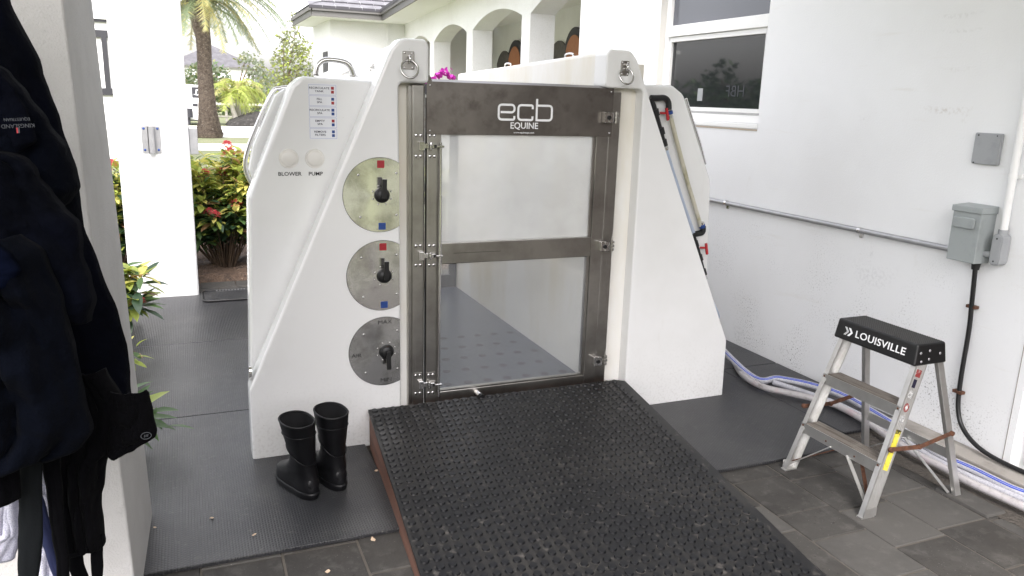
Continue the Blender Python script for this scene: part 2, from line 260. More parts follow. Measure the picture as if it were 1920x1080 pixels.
# ------------------------------------------------------------------ mesh helpers
def tag(o, label=None, cat=None, group=None, kind=None):
    if label: o['label'] = label
    if cat: o['category'] = cat
    if group: o['group'] = group
    if kind: o['kind'] = kind
    return o
def thing(name, label, cat, loc=(0, 0, 0), group=None):
    o = bpy.data.objects.new(name, None); COL.objects.link(o); o.location = loc; o.empty_display_size = .1
    return tag(o, label, cat, group)
def root_off(p):
    v = Vector((0, 0, 0))
    while p: v = v + p.location; p = p.parent
    return v
class MB:
    def __init__(s): s.v = []; s.f = []; s.m = []; s.s = []
    def add(s, vs, fs, mi=0, sm=False):
        k = len(s.v); s.v += [tuple(a) for a in vs]
        for f in fs: s.f.append(tuple(i + k for i in f)); s.m.append(mi); s.s.append(sm)
        return s
    def box(s, a, b, mi=0):
        x0, y0, z0 = a; x1, y1, z1 = b
        return s.add([(x0, y0, z0), (x1, y0, z0), (x1, y1, z0), (x0, y1, z0), (x0, y0, z1), (x1, y0, z1), (x1, y1, z1), (x0, y1, z1)],
                     [(0, 3, 2, 1), (4, 5, 6, 7), (0, 1, 5, 4), (1, 2, 6, 5), (2, 3, 7, 6), (3, 0, 4, 7)], mi)
    def bar(s, p, q, wa, wb, up=(0, 0, 1), mi=0):
        p = Vector(p); q = Vector(q); d = (q - p).normalized(); a = d.cross(Vector(up)).normalized() * wa / 2; b = a.cross(d).normalized() * wb / 2
        vs = [e + i * a + j * b for e in (p, q) for i, j in ((-1, -1), (1, -1), (1, 1), (-1, 1))]
        return s.add(vs, [(0, 1, 2, 3), (7, 6, 5, 4), (0, 4, 5, 1), (1, 5, 6, 2), (2, 6, 7, 3), (3, 7, 4, 0)], mi)
    def prism(s, pts, ax, a, b, mi=0, sm=False):
        def P(p, c):
            return (p[0], c, p[1]) if ax == 'y' else ((c, p[0], p[1]) if ax == 'x' else (p[0], p[1], c))
        n = len(pts); vs = [P(p, a) for p in pts] + [P(p, b) for p in pts]
        return s.add(vs, [tuple(range(n)), tuple(range(2 * n - 1, n - 1, -1))] + [(i, (i + 1) % n, (i + 1) % n + n, i + n) for i in range(n)], mi, sm)
    def tube(s, pts, r, n=10, closed=False, mi=0, caps=True):
        pts = [Vector(p) for p in pts]; m = len(pts); rr = r if isinstance(r, (list, tuple)) else [r] * m
        t0 = (pts[1] - pts[0]).normalized(); ref = Vector((0, 0, 1)) if abs(t0.z) < .9 else Vector((1, 0, 0))
        nrm = t0.cross(ref).normalized(); vs = []
        for i, p in enumerate(pts):
            if closed: t = (pts[(i + 1) % m] - pts[i - 1]).normalized()
            else: t = (pts[min(i + 1, m - 1)] - pts[max(i - 1, 0)]).normalized()
            nrm = (nrm - t * nrm.dot(t)).normalized(); bn = t.cross(nrm)
            for k in range(n):
                a = 2 * math.pi * k / n; vs.append(p + (nrm * math.cos(a) + bn * math.sin(a)) * rr[i])
        fs = [(i * n + k, i * n + (k + 1) % n, ((i + 1) % m) * n + (k + 1) % n, ((i + 1) % m) * n + k) for i in range(m if closed else m - 1) for k in range(n)]
        s.add(vs, fs, mi, True)
        if caps and not closed:
            s.add([vs[k] for k in range(n)], [tuple(range(n - 1, -1, -1))], mi); s.add([vs[(m - 1) * n + k] for k in range(n)], [tuple(range(n))], mi)
        return s
    def cyl(s, p, q, r, r2=None, n=20, mi=0):
        p = Vector(p); q = Vector(q); r2 = r if r2 is None else r2; t = (q - p).normalized()
        a = t.cross(Vector((0, 0, 1)) if abs(t.z) < .9 else Vector((1, 0, 0))).normalized(); b = t.cross(a)
        A = [p + (a * math.cos(2 * math.pi * k / n) + b * math.sin(2 * math.pi * k / n)) * r for k in range(n)]
        B = [q + (a * math.cos(2 * math.pi * k / n) + b * math.sin(2 * math.pi * k / n)) * r2 for k in range(n)]
        s.add(A + B, [(k, (k + 1) % n, (k + 1) % n + n, k + n) for k in range(n)], mi, True)
        s.add(A, [tuple(range(n - 1, -1, -1))], mi); s.add(B, [tuple(range(n))], mi); return s
    def loft(s, rings, mi=0, cap0=True, cap1=True, sm=True):
        n = len(rings[0]); vs = [p for r in rings for p in r]
        s.add(vs, [(i * n + k, i * n + (k + 1) % n, (i + 1) * n + (k + 1) % n, (i + 1) * n + k) for i in range(len(rings) - 1) for k in range(n)], mi, sm)
        if cap0: s.add(rings[0], [tuple(range(n - 1, -1, -1))], mi)
        if cap1: s.add(rings[-1], [tuple(range(n))], mi)
        return s
    def dome(s, c, r, axis=(0, -1, 0), n=12, m=5, mi=0, flat=1.0):
        c = Vector(c); t = Vector(axis).normalized(); a = t.cross(Vector((0, 0, 1)) if abs(t.z) < .9 else Vector((1, 0, 0))).normalized(); b = t.cross(a)
        rings = []
        for i in range(m + 1):
            e = math.pi / 2 * i / m; rings.append([c + t * (math.sin(e) * r * flat) + (a * math.cos(2 * math.pi * k / n) + b * math.sin(2 * math.pi * k / n)) * max(r * math.cos(e), 1e-5) for k in range(n)])
        return s.loft(rings, mi)
    def build(s, name, mats, parent=None, bevel=0, seg=2, recalc=True, off=None):
        me = bpy.data.meshes.new(name); o_ = root_off(parent) if off is None else Vector(off)
        me.from_pydata([tuple(Vector(v) - o_) for v in s.v], [], s.f)
        if not isinstance(mats, (list, tuple)): mats = [mats]
        for m in mats: me.materials.append(m)
        me.polygons.foreach_set('material_index', s.m); me.polygons.foreach_set('use_smooth', s.s)
        if recalc or bevel:
            bm = bmesh.new(); bm.from_mesh(me)
            if bevel: bmesh.ops.remove_doubles(bm, verts=bm.verts, dist=1e-5)
            bmesh.ops.recalc_face_normals(bm, faces=bm.faces); bm.to_mesh(me); bm.free()
        me.update()
        o = bpy.data.objects.new(name, me); COL.objects.link(o)
        if parent: o.parent = parent
        elif off is not None: o.location = off
        if bevel:
            b = o.modifiers.new('bevel', 'BEVEL'); b.width = bevel; b.segments = seg; b.limit_method = 'ANGLE'; b.angle_limit = R(35)
            b.harden_normals = False
        return o
def split_build(mb, name, m, parent):
    key = {}; idx = []
    for v in mb.v:
        k = tuple(round(c, 5) for c in v); idx.append(key.setdefault(k, len(key)))
    par = list(range(len(key)))
    def find(a):
        while par[a] != a: par[a] = par[par[a]]; a = par[a]
        return a
    for f in mb.f:
        for i in f[1:]: par[find(idx[i])] = find(idx[f[0]])
    isl = {}
    for k, f in enumerate(mb.f): isl.setdefault(find(idx[f[0]]), []).append(k)
    for ks in isl.values():
        o = MB(); mp = {}
        for k in ks:
            o.f.append(tuple(mp.setdefault(i, len(mp)) for i in mb.f[k])); o.m.append(mb.m[k]); o.s.append(mb.s[k])
        o.v = [mb.v[i] for i in mp]; o.build(name, m, parent)
def rpoly(pts, rad, seg=6):
    out = []; n = len(pts)
    for i in range(n):
        r = rad[i] if isinstance(rad, (list, tuple)) else rad
        p = Vector(pts[i]); a = Vector(pts[i - 1]) - p; b = Vector(pts[(i + 1) % n]) - p
        if r <= 0: out.append(tuple(p)); continue
        la, lb = a.length, b.length; a.normalize(); b.normalize()
        ang = a.angle(b); d = min(r / math.tan(ang / 2), la * .49, lb * .49)
        p0 = p + a * d; p1 = p + b * d
        for k in range(seg + 1):
            t = k / seg; q = p0 * (1 - t) ** 2 + p * 2 * t * (1 - t) + p1 * t ** 2; out.append(tuple(q))
    return out
def smooth_path(pts, sub=6):
    pts = [Vector(p) for p in pts]; out = []
    for i in range(len(pts) - 1):
        p0 = pts[max(i - 1, 0)]; p1 = pts[i]; p2 = pts[i + 1]; p3 = pts[min(i + 2, len(pts) - 1)]
        for k in range(sub):
            t = k / sub; out.append(.5 * ((2 * p1) + (p2 - p0) * t + (2 * p0 - 5 * p1 + 4 * p2 - p3) * t * t + (3 * p1 - p0 - 3 * p2 + p3) * t ** 3))
    out.append(pts[-1]); return out
def basis(o, ex, ey):
    ex = Vector(ex).normalized(); ey = Vector(ey); ey = (ey - ex * ex.dot(ey)).normalized(); ez = ex.cross(ey)
    m = Matrix((ex, ey, ez)).transposed().to_4x4(); m.translation = Vector(o); return m
def text(name, s, size, m, M, parent, sx=1.0, align='CENTER', extrude=.0006, bold=0, spacing=1.0):
    c = bpy.data.curves.new(name, 'FONT'); c.body = s; c.size = size; c.align_x = align; c.align_y = 'CENTER'; c.extrude = extrude; c.offset = bold; c.space_character = spacing; c.resolution_u = 3
    t = bpy.data.objects.new(name, c); COL.objects.link(t)
    dg = bpy.context.evaluated_depsgraph_get(); me = bpy.data.meshes.new_from_object(t.evaluated_get(dg)); bpy.data.objects.remove(t)
    me.name = name; off = root_off(parent)
    me.transform(Matrix.Translation(-off) @ M @ Matrix.Diagonal((sx, 1, 1, 1))); me.materials.clear(); me.materials.append(m)
    o = bpy.data.objects.new(name, me); COL.objects.link(o); o.parent = parent; return o
def copy_tree(o, parent=None):
    c = o.copy(); COL.objects.link(c)
    if parent: c.parent = parent
    for ch in [k for k in KIDS.get(o.name, [])]: copy_tree(ch, c)
    return c
KIDS = {}
def index_kids():
    KIDS.clear()
    for o in bpy.data.objects:
        if o.parent: KIDS.setdefault(o.parent.name, []).append(o)
def stroke(mb, path, wd, th, M, closed=False):
    # flat lettering stroke in the local XY plane of M
    n = len(path); L = []; Rr = []
    P = [Vector(p) for p in path]
    for i in range(n):
        a = P[i - 1] if (i > 0 or closed) else P[i]; b = P[(i + 1) % n] if (i < n - 1 or closed) else P[i]
        t = (b - a).normalized(); nn = Vector((-t.y, t.x)) * wd / 2; L.append(P[i] + nn); Rr.append(P[i] - nn)
    vs = []
    for z in (0, th):
        for q in L + Rr: vs.append(M @ Vector((q.x, q.y, z)))
    fs = []; N2 = 2 * n
    for i in range(n if closed else n - 1):
        j = (i + 1) % n; fs += [(N2 + i, N2 + j, N2 + n + j, N2 + n + i), (i, i + n, j + n, j), (i, j, N2 + j, N2 + i), (n + i, N2 + n + i, N2 + n + j, n + j)]
    if not closed:
        for i in (0, n - 1): fs.append((i, n + i, N2 + n + i, N2 + i))
    mb.add(vs, fs)

# ================================================================== SETTING
def sheet(name, x0, y0, x1, y1, z, m, sub=1):
    mb = MB(); mb.add([(x0, y0, z), (x1, y0, z), (x1, y1, z), (x0, y1, z)], [(0, 1, 2, 3)])
    return tag(mb.build(name, m, recalc=False), kind='structure')
sheet('ground', -900, -900, 900, 1200, -.07, GRASS)
sheet('driveway', -60, 33.0, 80, 43.5, -.066, PALE)
sheet('garden_path', -30, 25.6, 50, 28.9, -.062, PALE)
# paved floor: one mesh of slate slabs on a sand bed
mb = MB(); mb.box((-1.6, -2.6, -.075), (3.66, 7.35, -.006), 1)
x = 2.54 - .287 * 14
rr = random.Random(3)
while x < 3.15:
    y = -2.5 + rr.uniform(-.2, 0)
    while y < 3.3:
        l = rr.choice([.21, .3, .3, .3, .42]); g = .0022
        if x > -1.5:
            z = rr.uniform(-.0012, .0012) - .001; b = .0045; mi = 0 if rr.random() < .7 else 2
            j = lambda: rr.uniform(-.0015, .0015)
            x0, x1, y0, y1 = x + g + j(), x + .287 - g + j(), max(y, -2.5) + g, y + l - g
            vs = [(x0, y0, z - .01), (x1, y0, z - .01), (x1, y1, z - .01), (x0, y1, z - .01), (x0 + b, y0 + b, z), (x1 - b, y0 + b, z), (x1 - b, y1 - b, z), (x0 + b, y1 - b, z)]
            mb.add(vs, [(4, 5, 6, 7), (0, 1, 5, 4), (1, 2, 6, 5), (2, 3, 7, 6), (3, 0, 4, 7)], mi)
        y += l
    x += .287
tag(mb.build('paving', [PAVER, SAND, PAVER2]), kind='structure')
# dirt drain strip and ledge at the wall foot
mb = MB(); n = 60
vs = []
for i in range(n + 1):
    y = -1 + 4.2 * i / n
    xx = 3.17 + .03 * noise.noise((y * 6, 0, 0)); vs += [(xx, y, .001), (3.53, y, .004 + .004 * noise.noise((y * 9, 3, 0)))]
mb.add(vs, [(2 * i, 2 * i + 1, 2 * i + 3, 2 * i + 2) for i in range(n)])
tag(mb.build('dirt_strip', DIRT), kind='structure')
tag(MB().box((3.5, -1, -.02), (3.648, 2.95, .035)).build('wall_kerb', CONC, bevel=.008), 'weathered concrete kerb running along the foot of the white wall', 'kerb')
tag(MB().box((3.12, 2.02, -.02), (3.24, 2.29, .012)).build('mortar_patch', PAVER2, bevel=.01), 'pale worn concrete patch beside the ladder leg by the drain', 'concrete patch')

# rubber mats
def mat_slab(name, x0, y0, x1, y1, label, group, z=.018, z0=.001):
    p = rpoly([(x0, y0), (x1, y0), (x1, y1), (x0, y1)], .012, 3)
    o = MB().prism(p, 'z', z0, z).build(name, RUB, bevel=.003, seg=1); return tag(o, label, 'rubber mat', group)
G = 'ribbed rubber mats on the floor'
mat_slab('rubber_mat', -.50, 2.755, .735, 4.20, 'ribbed black rubber mat under the pair of boots', G)
mat_slab('rubber_mat', -.50, 4.206, .735, 5.53, 'ribbed dark mat in the middle of the passage left of the spa', G)
mat_slab('rubber_mat', -.50, 5.536, .735, 6.96, 'ribbed dark mat at the foot of the square white pillar', G)
mat_slab('rubber_mat', 2.04, 2.755, 3.17, 3.95, 'black rubber mat between the ramp and the step ladder', G)
mat_slab('rubber_mat', 2.9, 3.956, 3.63, 4.9, 'black rubber mat beneath the hoses behind the spa', G)
mat_slab('rubber_mat', 3.175, 2.9, 3.63, 3.95, 'dark mat strip against the wall under the hoses', G)
# door mat with raised edge and drain grate near the garden
t = thing('scraper_mat', 'grey grated scraper mat with rounded corners by the flower bed', 'door mat', (.35, 6.75, 0))
p = rpoly([(.06, 6.62), (.75, 6.62), (.75, 6.99), (.06, 6.99)], .06, 5)
MB().prism(p, 'z', .019, .024).build('base', RUB, t)
m_ = MB(); m_.tube([(a, b, .028) for a, b in p], .009, 6, closed=True); m_.build('raised_rim', BLACK, t)
m_ = MB()
for k in range(22): m_.box((.17 + k * .025, 6.965, .02), (.183 + k * .025, 7.0, .03))
m_.build('grate', GRATE, t)
# flower bed
mb = MB(); nx, ny = 40, 24; vs = []
for j in range(ny + 1):
    for i in range(nx + 1):
        X = -3 + 7 * i / nx; Y = 7.42 + 2.3 * j / ny; vs.append((X, Y, .05 + .05 * noise.noise((X * 5, Y * 5, 0)) + .04 * noise.noise((X * 17, Y * 17, 4)) - (.1 if j in (0, ny) else 0)))
mb.add(vs, [(j * (nx + 1) + i, j * (nx + 1) + i + 1, (j + 1) * (nx + 1) + i + 1, (j + 1) * (nx + 1) + i) for j in range(ny) for i in range(nx)], 0, True)
tag(mb.build('mulch_bed', MULCH), kind='structure')
mb = MB(); x = -1.6
while x < 3.6:
    mb.box((x + .003, 7.02, -.03), (x + .297, 7.20, .0)); mb.box((x + .153, 7.206, -.03), (x + .447, 7.42, .004)); x += .3
tag(mb.build('paver_edging', PAVER, bevel=.004, seg=1), kind='structure')

# ================================================================== RIGHT WALL with window
WX = 3.65
wl = thing('stable_wall', 'long white rendered wall with a window, scuffed and grimy near its foot', 'wall', (WX, 2.31, 0))
wy0, wy1 = fx(1443, 20, WX).y, fx(1237, 60, WX).y; wz0 = 1.585; wz1 = 3.1
wallpoly = MB()
y0, y1, zt = 2.31, 7.18, 3.6
D = .125
wallpoly.box((WX, y0, -.07), (WX + D, wy0, zt)); wallpoly.box((WX, wy1, -.07), (WX + D, y1, zt)); wallpoly.box((WX, wy0, -.07), (WX + D, wy1, wz0)); wallpoly.box((WX, wy0, wz1), (WX + D, wy1, zt))
# merge into one clean shell: outer faces only
wm = MB()
def quad(a, b, c, d, mi=0): wm.add([a, b, c, d], [(0, 1, 2, 3)], mi)
for (a, b, c, d) in ((y0, -.07, wy0, zt), (wy1, -.07, y1, zt), (wy0, -.07, wy1, wz0), (wy0, wz1, wy1, zt)):
    quad((WX, a, b), (WX, c, b), (WX, c, d), (WX, a, d)); quad((WX + D, a, b), (WX + D, c, b), (WX + D, c, d), (WX + D, a, d))
quad((WX, y0, -.07), (WX + D, y0, -.07), (WX + D, y0, zt), (WX, y0, zt)); quad((WX, y1, -.07), (WX + D, y1, -.07), (WX + D, y1, zt), (WX, y1, zt)); quad((WX, y0, zt), (WX + D, y0, zt), (WX + D, y1, zt), (WX, y1, zt))
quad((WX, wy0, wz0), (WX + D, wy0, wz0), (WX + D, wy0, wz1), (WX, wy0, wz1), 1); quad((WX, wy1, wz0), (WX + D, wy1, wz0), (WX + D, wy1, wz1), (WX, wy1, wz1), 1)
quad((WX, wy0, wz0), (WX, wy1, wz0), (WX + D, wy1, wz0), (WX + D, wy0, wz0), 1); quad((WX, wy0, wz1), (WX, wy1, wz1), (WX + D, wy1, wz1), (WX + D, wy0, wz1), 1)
wm.build('render_face', [GRIMY, REVEAL], wl, recalc=False)
win = MB(); fxp = WX + .055
def wbar(mb, ya, yb, za, zb, x0=fxp, x1=fxp + .06): mb.box((x0, ya, za), (x1, yb, zb))
a0, a1 = wy0 + .002, wy1 - .002
fr = MB(); zs = wz0 + .005
zm = 2.27
wbar(fr, a0, a1, zs, zs + .055); wbar(fr, a0, a1, wz1 - .05, wz1 - .002); wbar(fr, a0, a0 + .05, zs + .055, wz1 - .05); wbar(fr, a1 - .055, a1, zs + .055, wz1 - .05)
wbar(fr, a0 + .05, a1 - .055, zm - .035, zm + .05, fxp - .012, fxp + .05)
frame = fr.build('window', FRAME, wl, bevel=.004)
g1 = MB(); wbar(g1, a0 + .05, a1 - .055, zm + .05, wz1 - .05, fxp + .03, fxp + .036); g1.build('upper_pane', PANE2, frame)
g2 = MB(); wbar(g2, a0 + .085, a1 - .085, zs + .10, zm - .075, fxp + .032, fxp + .038); g2.build('lower_pane', PANE, frame)
sa = MB()
for (ya, yb, za, zb) in ((a0 + .05, a0 + .085, zs + .055, zm - .035), (a1 - .085, a1 - .055, zs + .055, zm - .035), (a0 + .085, a1 - .085, zs + .055, zs + .10), (a0 + .085, a1 - .085, zm - .075, zm - .035)):
    wbar(sa, ya, yb, za, zb, fxp + .008, fxp + .045)
sa.build('sash', FRAME, frame, bevel=.003)
MB().box((fxp + .002, a0 + .052, zs + .057), (fxp + .0075, a1 - .057, zs + .072)).build('track', COND, frame)
MB().box((WX - .004, wy0 + .004, wz0 - .043), (WX + .01, wy1 - .004, wz0 - .031)).build('sill_edge', mat('beige_sill_edge', (.42, .36, .29), .8), frame)
si = MB(); si.box((WX - .006, wy0 + .001, wz0 - .030), (fxp, wy1 - .001, wz0 + .006)); si.build('sill', FRAME, frame, bevel=.006)
# a sign's reflection drawn as mirrored lettering, and a slip of paper on the pane
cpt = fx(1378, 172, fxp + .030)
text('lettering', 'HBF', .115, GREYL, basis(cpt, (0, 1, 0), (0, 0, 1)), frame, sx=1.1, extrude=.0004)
q = fx(1312, 178, fxp + .0295); m_ = MB(); m_.box((q.x, q.y - .035, q.z - .045), (q.x + .0015, q.y + .03, q.z + .05)); m_.build('paper_slip', GREYPL, frame)
# end groove
MB().box((WX - .002, 2.345, 0), (WX, 2.348, 3.4)).build('end_bead', CONC, wl)
# dark interior beyond wall end (open stable door)
tag(MB().box((WX + D + .002, -4, -.03), (WX + D + .2, 2.2, 3.5)).build('inner_wall', BARN), 'dark boarded inner wall beyond the end of the white wall', 'wall')

# things on the wall -------------------------------------------------
X0 = WX
a = fx(1823, 250, X0); b = fx(1884, 310, X0)
t = thing('outlet_cover', 'square grey weatherproof outlet cover on the white wall', 'outlet cover', (X0, (a.y + b.y) / 2, 1.55))
yc = 2.697; za = 1.614; zb = 1.462
p = rpoly([(yc - .070, zb), (yc + .070, zb), (yc + .070, za), (yc - .070, za)], .008, 3)
MB().prism(p, 'x', X0 - .022, X0 - .001).build('cover', GREYPL, t, bevel=.004)
MB().box((X0 - .026, yc - .066, zb + .006), (X0 - .0225, yc - .052, za - .006)).build('hinge', GREYPL, t, bevel=.002)
m_ = MB()
for yy, zz in ((yc + .05, za - .012), (yc - .05, za - .012), (yc + .055, zb + .006)): m_.cyl((X0 - .0245, yy, zz), (X0 - .022, yy, zz), .004, n=8)
split_build(m_, 'screw', BLACK, t)

dx = X0 - .11
sw = thing('switch_box', 'grey metal electrical disconnect box with raised front pocket on the wall', 'switch box', (X0, 2.7, 1.1))
ya, yb = 2.595, 2.749; z0_, z1_ = .985, 1.266
MB().box((dx, ya, z0_), (X0 - .002, yb, z1_ - .03)).build('body', GREYBOX, sw, bevel=.004)
MB().prism([(dx - .008, z1_ - .035), (X0 - .002, z1_ - .035), (X0 - .002, z1_ + .002), (dx - .008, z1_ - .006)], 'y', ya - .006, yb + .006).build('hood', GREYBOX, sw, bevel=.003)
p = rpoly([(ya + .025, z1_ - .115), (yb - .012, z1_ - .115), (yb - .012, z1_ - .060), (ya + .025, z1_ - .060)], .012, 4)
MB().prism(p, 'x', dx - .012, dx).build('front_pocket', GREYBOX, sw, bevel=.006, seg=3)
MB().cyl((X0 - .05, ya + .03, z0_ - .035), (X0 - .05, ya + .03, z0_), .018, .022, 14).build('cable_gland', BLACK, sw)
MB().cyl((X0 - .04, ya - .05, z0_ + .05), (X0 - .04, ya, z0_ + .05), .016, n=14).build('nipple', GREYPL, sw)

t = thing('conduit_body', 'grey oval conduit fitting beside the switch box', 'conduit fitting', (X0, 2.6, 1.05))
p = rpoly([(2.500, .990), (2.557, .990), (2.557, 1.145), (2.500, 1.145)], .028, 6)
MB().prism(p, 'x', X0 - .062, X0 - .004).build('body', GREYPL, t, bevel=.004)
p2 = rpoly([(2.506, .996), (2.551, .996), (2.551, 1.139), (2.506, 1.139)], .022, 6)
MB().prism(p2, 'x', X0 - .067, X0 - .0625).build('cover', GREYPL, t, bevel=.002)
m_ = MB()
for z in (1.012, 1.122): m_.cyl((X0 - .069, 2.528, z), (X0 - .067, 2.528, z), .004, n=8)
split_build(m_, 'screw', BLACK, t)
t = thing('white_conduit', 'white vertical conduit pipe running up the right edge of the wall', 'conduit', (X0, 2.6, 1.13))
MB().tube([(X0 - .032, 2.528, 1.14), (X0 - .032, 2.535, 3.5)], .0175, 14).build('pipe', WPAINT, t)
m_ = MB(); m_.cyl((X0 - .032, 2.529, 1.41), (X0 - .032, 2.529, 1.43), .0205, n=14); m_.box((X0 - .012, 2.50, 1.412), (X0 - .002, 2.565, 1.428)); m_.build('clamp', WPAINT, t)
m_ = MB(); m_.cyl((X0 - .032, 2.528, 1.14), (X0 - .032, 2.528, 1.165), .022, n=14); m_.build('coupling', GREYPL, t)

t = thing('grey_conduit', 'long grey galvanised conduit running level along the wall to the switch box', 'conduit', (X0, 3, 1.0))
MB().tube([(X0 - .022, 2.75, 1.02), (X0 - .022, 7.1, 1.012)], .0160, 12).build('pipe', COND, t)
for yy in (3.40, 4.65, 5.9):
    m_ = MB(); m_.cyl((X0 - .022, yy - .012, 1.018), (X0 - .022, yy + .012, 1.018), .0195, n=12); m_.box((X0 - .008, yy - .012, .975), (X0 - .001, yy + .012, 1.0)); m_.build('clamp', CHROME, t)

t = thing('black_cable', 'black cable dropping from the switch box and curling along the wall foot', 'cable', (X0, 2.6, .9))
pts = [(X0 - .05, ya + .03, .955), (X0 - .03, 2.625, .76), (X0 - .022, 2.622, .63), (X0 - .02, 2.622, .40), (X0 - .02, 2.612, .235), (X0 - .025, 2.57, .135), (X0 - .04, 2.47, .075), (X0 - .055, 2.33, .055), (X0 - .04, 2.12, .05), (X0 - .0, 1.9, .05), (X0 + .0, 1.6, .05)]
MB().tube(smooth_path(pts), .0115, 10).build('jacket', BLACK, t)
for zz, yy in ((.755, 2.624), (.30, 2.618)):
    m_ = MB(); m_.box((X0 - .034, yy - .022, zz - .008), (X0 - .003, yy + .03, zz + .008)); m_.build('clip', RUST, t, bevel=.002)
# chain
ch = MB(); rr = random.Random(5)
for s_, (cx_, cy_) in enumerate(((3.715, 2.255), (3.745, 2.235), (3.73, 2.215), (3.77, 2.25))):
    for k in range(26):
        z = .06 + k * .021; a = (k % 2) * math.pi / 2 + s_ * .7 + .3 * rr.random(); c = Vector((cx_ + .01 * math.sin(k * .5 + s_), cy_, z))
        r_ = [c + Vector((math.cos(a) * .009 * math.cos(q), math.sin(a) * .009 * math.cos(q), .016 * math.sin(q))) for q in [i * math.pi / 5 for i in range(10)]]
        ch.tube(r_, .0032, 5, closed=True)
tag(ch.build('chain', COND), 'bunched metal chain hanging past the end of the white wall', 'chain')

# hoses -------------------------------------------------------------
def hose(name, label, pts, r, m, stripe=None, group='hoses on the floor by the wall'):
    P = smooth_path(pts, 8); t = thing(name, label, 'hose', P[0], group)
    MB().tube(P, r, 12).build('hose_wall', m, t)
    if stripe:
        for ang in stripe:
            q = []
            for i, p in enumerate(P):
                tt = (P[min(i + 1, len(P) - 1)] - P[max(i - 1, 0)]).normalized(); sd = tt.cross(Vector((0, 0, 1))).normalized()
                q.append(p + (sd * math.cos(ang) + Vector((0, 0, 1)) * math.sin(ang)) * r * .9)
            MB().tube(q, r * .19, 5).build('stripe', HBLUE, t)
z = .036
def fzz(l, zz): return [tuple(fz(u, v, zz)) for u, v in l]
hose('water_hose', 'white hose with pinkish grubby stains coming from behind the spa', [(3.0, 4.4, .42), tuple(fy(1362, 662, 4.1)), *fzz([(1392, 702), (1430, 725), (1480, 737), (1560, 757), (1620, 788), (1665, 818), (1715, 850), (1765, 875), (1820, 905)], .045), (3.30, 1.9, .04)], .019, HOSEP)
hose('striped_hose', 'white hose with a blue stripe lying against the wall kerb', [(3.15, 4.35, .30), *fzz([(1405, 703), (1460, 710), (1520, 722), (1580, 742), (1640, 775), (1700, 812), (1760, 852), (1830, 884), (1900, 918)], .05), (3.42, 1.95, .05), (3.40, 1.6, .04)], .021, HOSEW, (.75, 1.15))
hose('braided_hose', 'third white braided hose half hidden under the striped one', [(3.30, 3.6, .04), (3.42, 3.2, .035), (3.40, 2.8, .03), (3.34, 2.45, .03), (3.36, 2.1, .03), (3.42, 1.6, .03)], .017, HOSEW)
# ================================================================== RAMP
rp = thing('ramp', 'sloping ramp with black studded rubber top and reddish brown wooden side', 'ramp', (1.46, 3.55, 0))
def rz(y): return .205 - .09 * (3.56 - y)
def rxl(y): return .752 + .07 * (y - 3.56)
def rxr(y): return 2.176 + .075 * (y - 3.56)
YT, YB = 3.555, 1.32
th = .012
m_ = MB(); A = []
for yy in (YT, YB):
    A += [(rxl(yy) + .004, yy, rz(yy) - th), (rxr(yy) - .03, yy, rz(yy) - th), (rxr(yy) - .03, yy, .0005), (rxl(yy) + .004, yy, .0005)]
m_.add(A, [(0, 1, 2, 3), (4, 7, 6, 5), (0, 4, 5, 1), (1, 5, 6, 2), (3, 2, 6, 7), (0, 3, 7, 4)])
m_.build('wooden_wedge', WOODSIDE, rp)
m_ = MB(); nY = 40; nX = 24; vs = []
for j in range(nY + 1):
    yy = YB + (YT - YB) * j / nY
    for i in range(nX + 1):
        f = i / nX; xl = rxl(yy) - .002; xr = rxr(yy) + .02; X = xl + (xr - xl) * f
        drop = 0
        if f > .97: drop = (f - .97) / .03 * .012
        zz = rz(yy) - drop + .002 * noise.noise((X * 3, yy * 3, 0))
        vs.append((X, yy, max(zz, .012)))
W_ = nX + 1
m_.add(vs, [(j * W_ + i, j * W_ + i + 1, (j + 1) * W_ + i + 1, (j + 1) * W_ + i) for j in range(nY) for i in range(nX)], 0, True)
# edge skirts of the rubber sheet
def skirt(idx, d):
    p = [vs[i] for i in idx]; k = len(p)
    m_.add(p + [(x_, y_, z_ - d) for x_, y_, z_ in p], [(i, i + 1, k + i + 1, k + i) for i in range(k - 1)])
skirt([j * W_ for j in range(nY + 1)], .013); skirt([nY * W_ + i for i in range(W_)], .013); skirt(list(range(W_)), .012)
# right side: sheet hangs down to the floor
p = [vs[j * W_ + nX] for j in range(nY + 1)]; k = len(p)
m_.add(p + [(x_ + .035, y_, .019) for x_, y_, z_ in p], [(i, i + 1, k + i + 1, k + i) for i in range(k - 1)], 0, True)
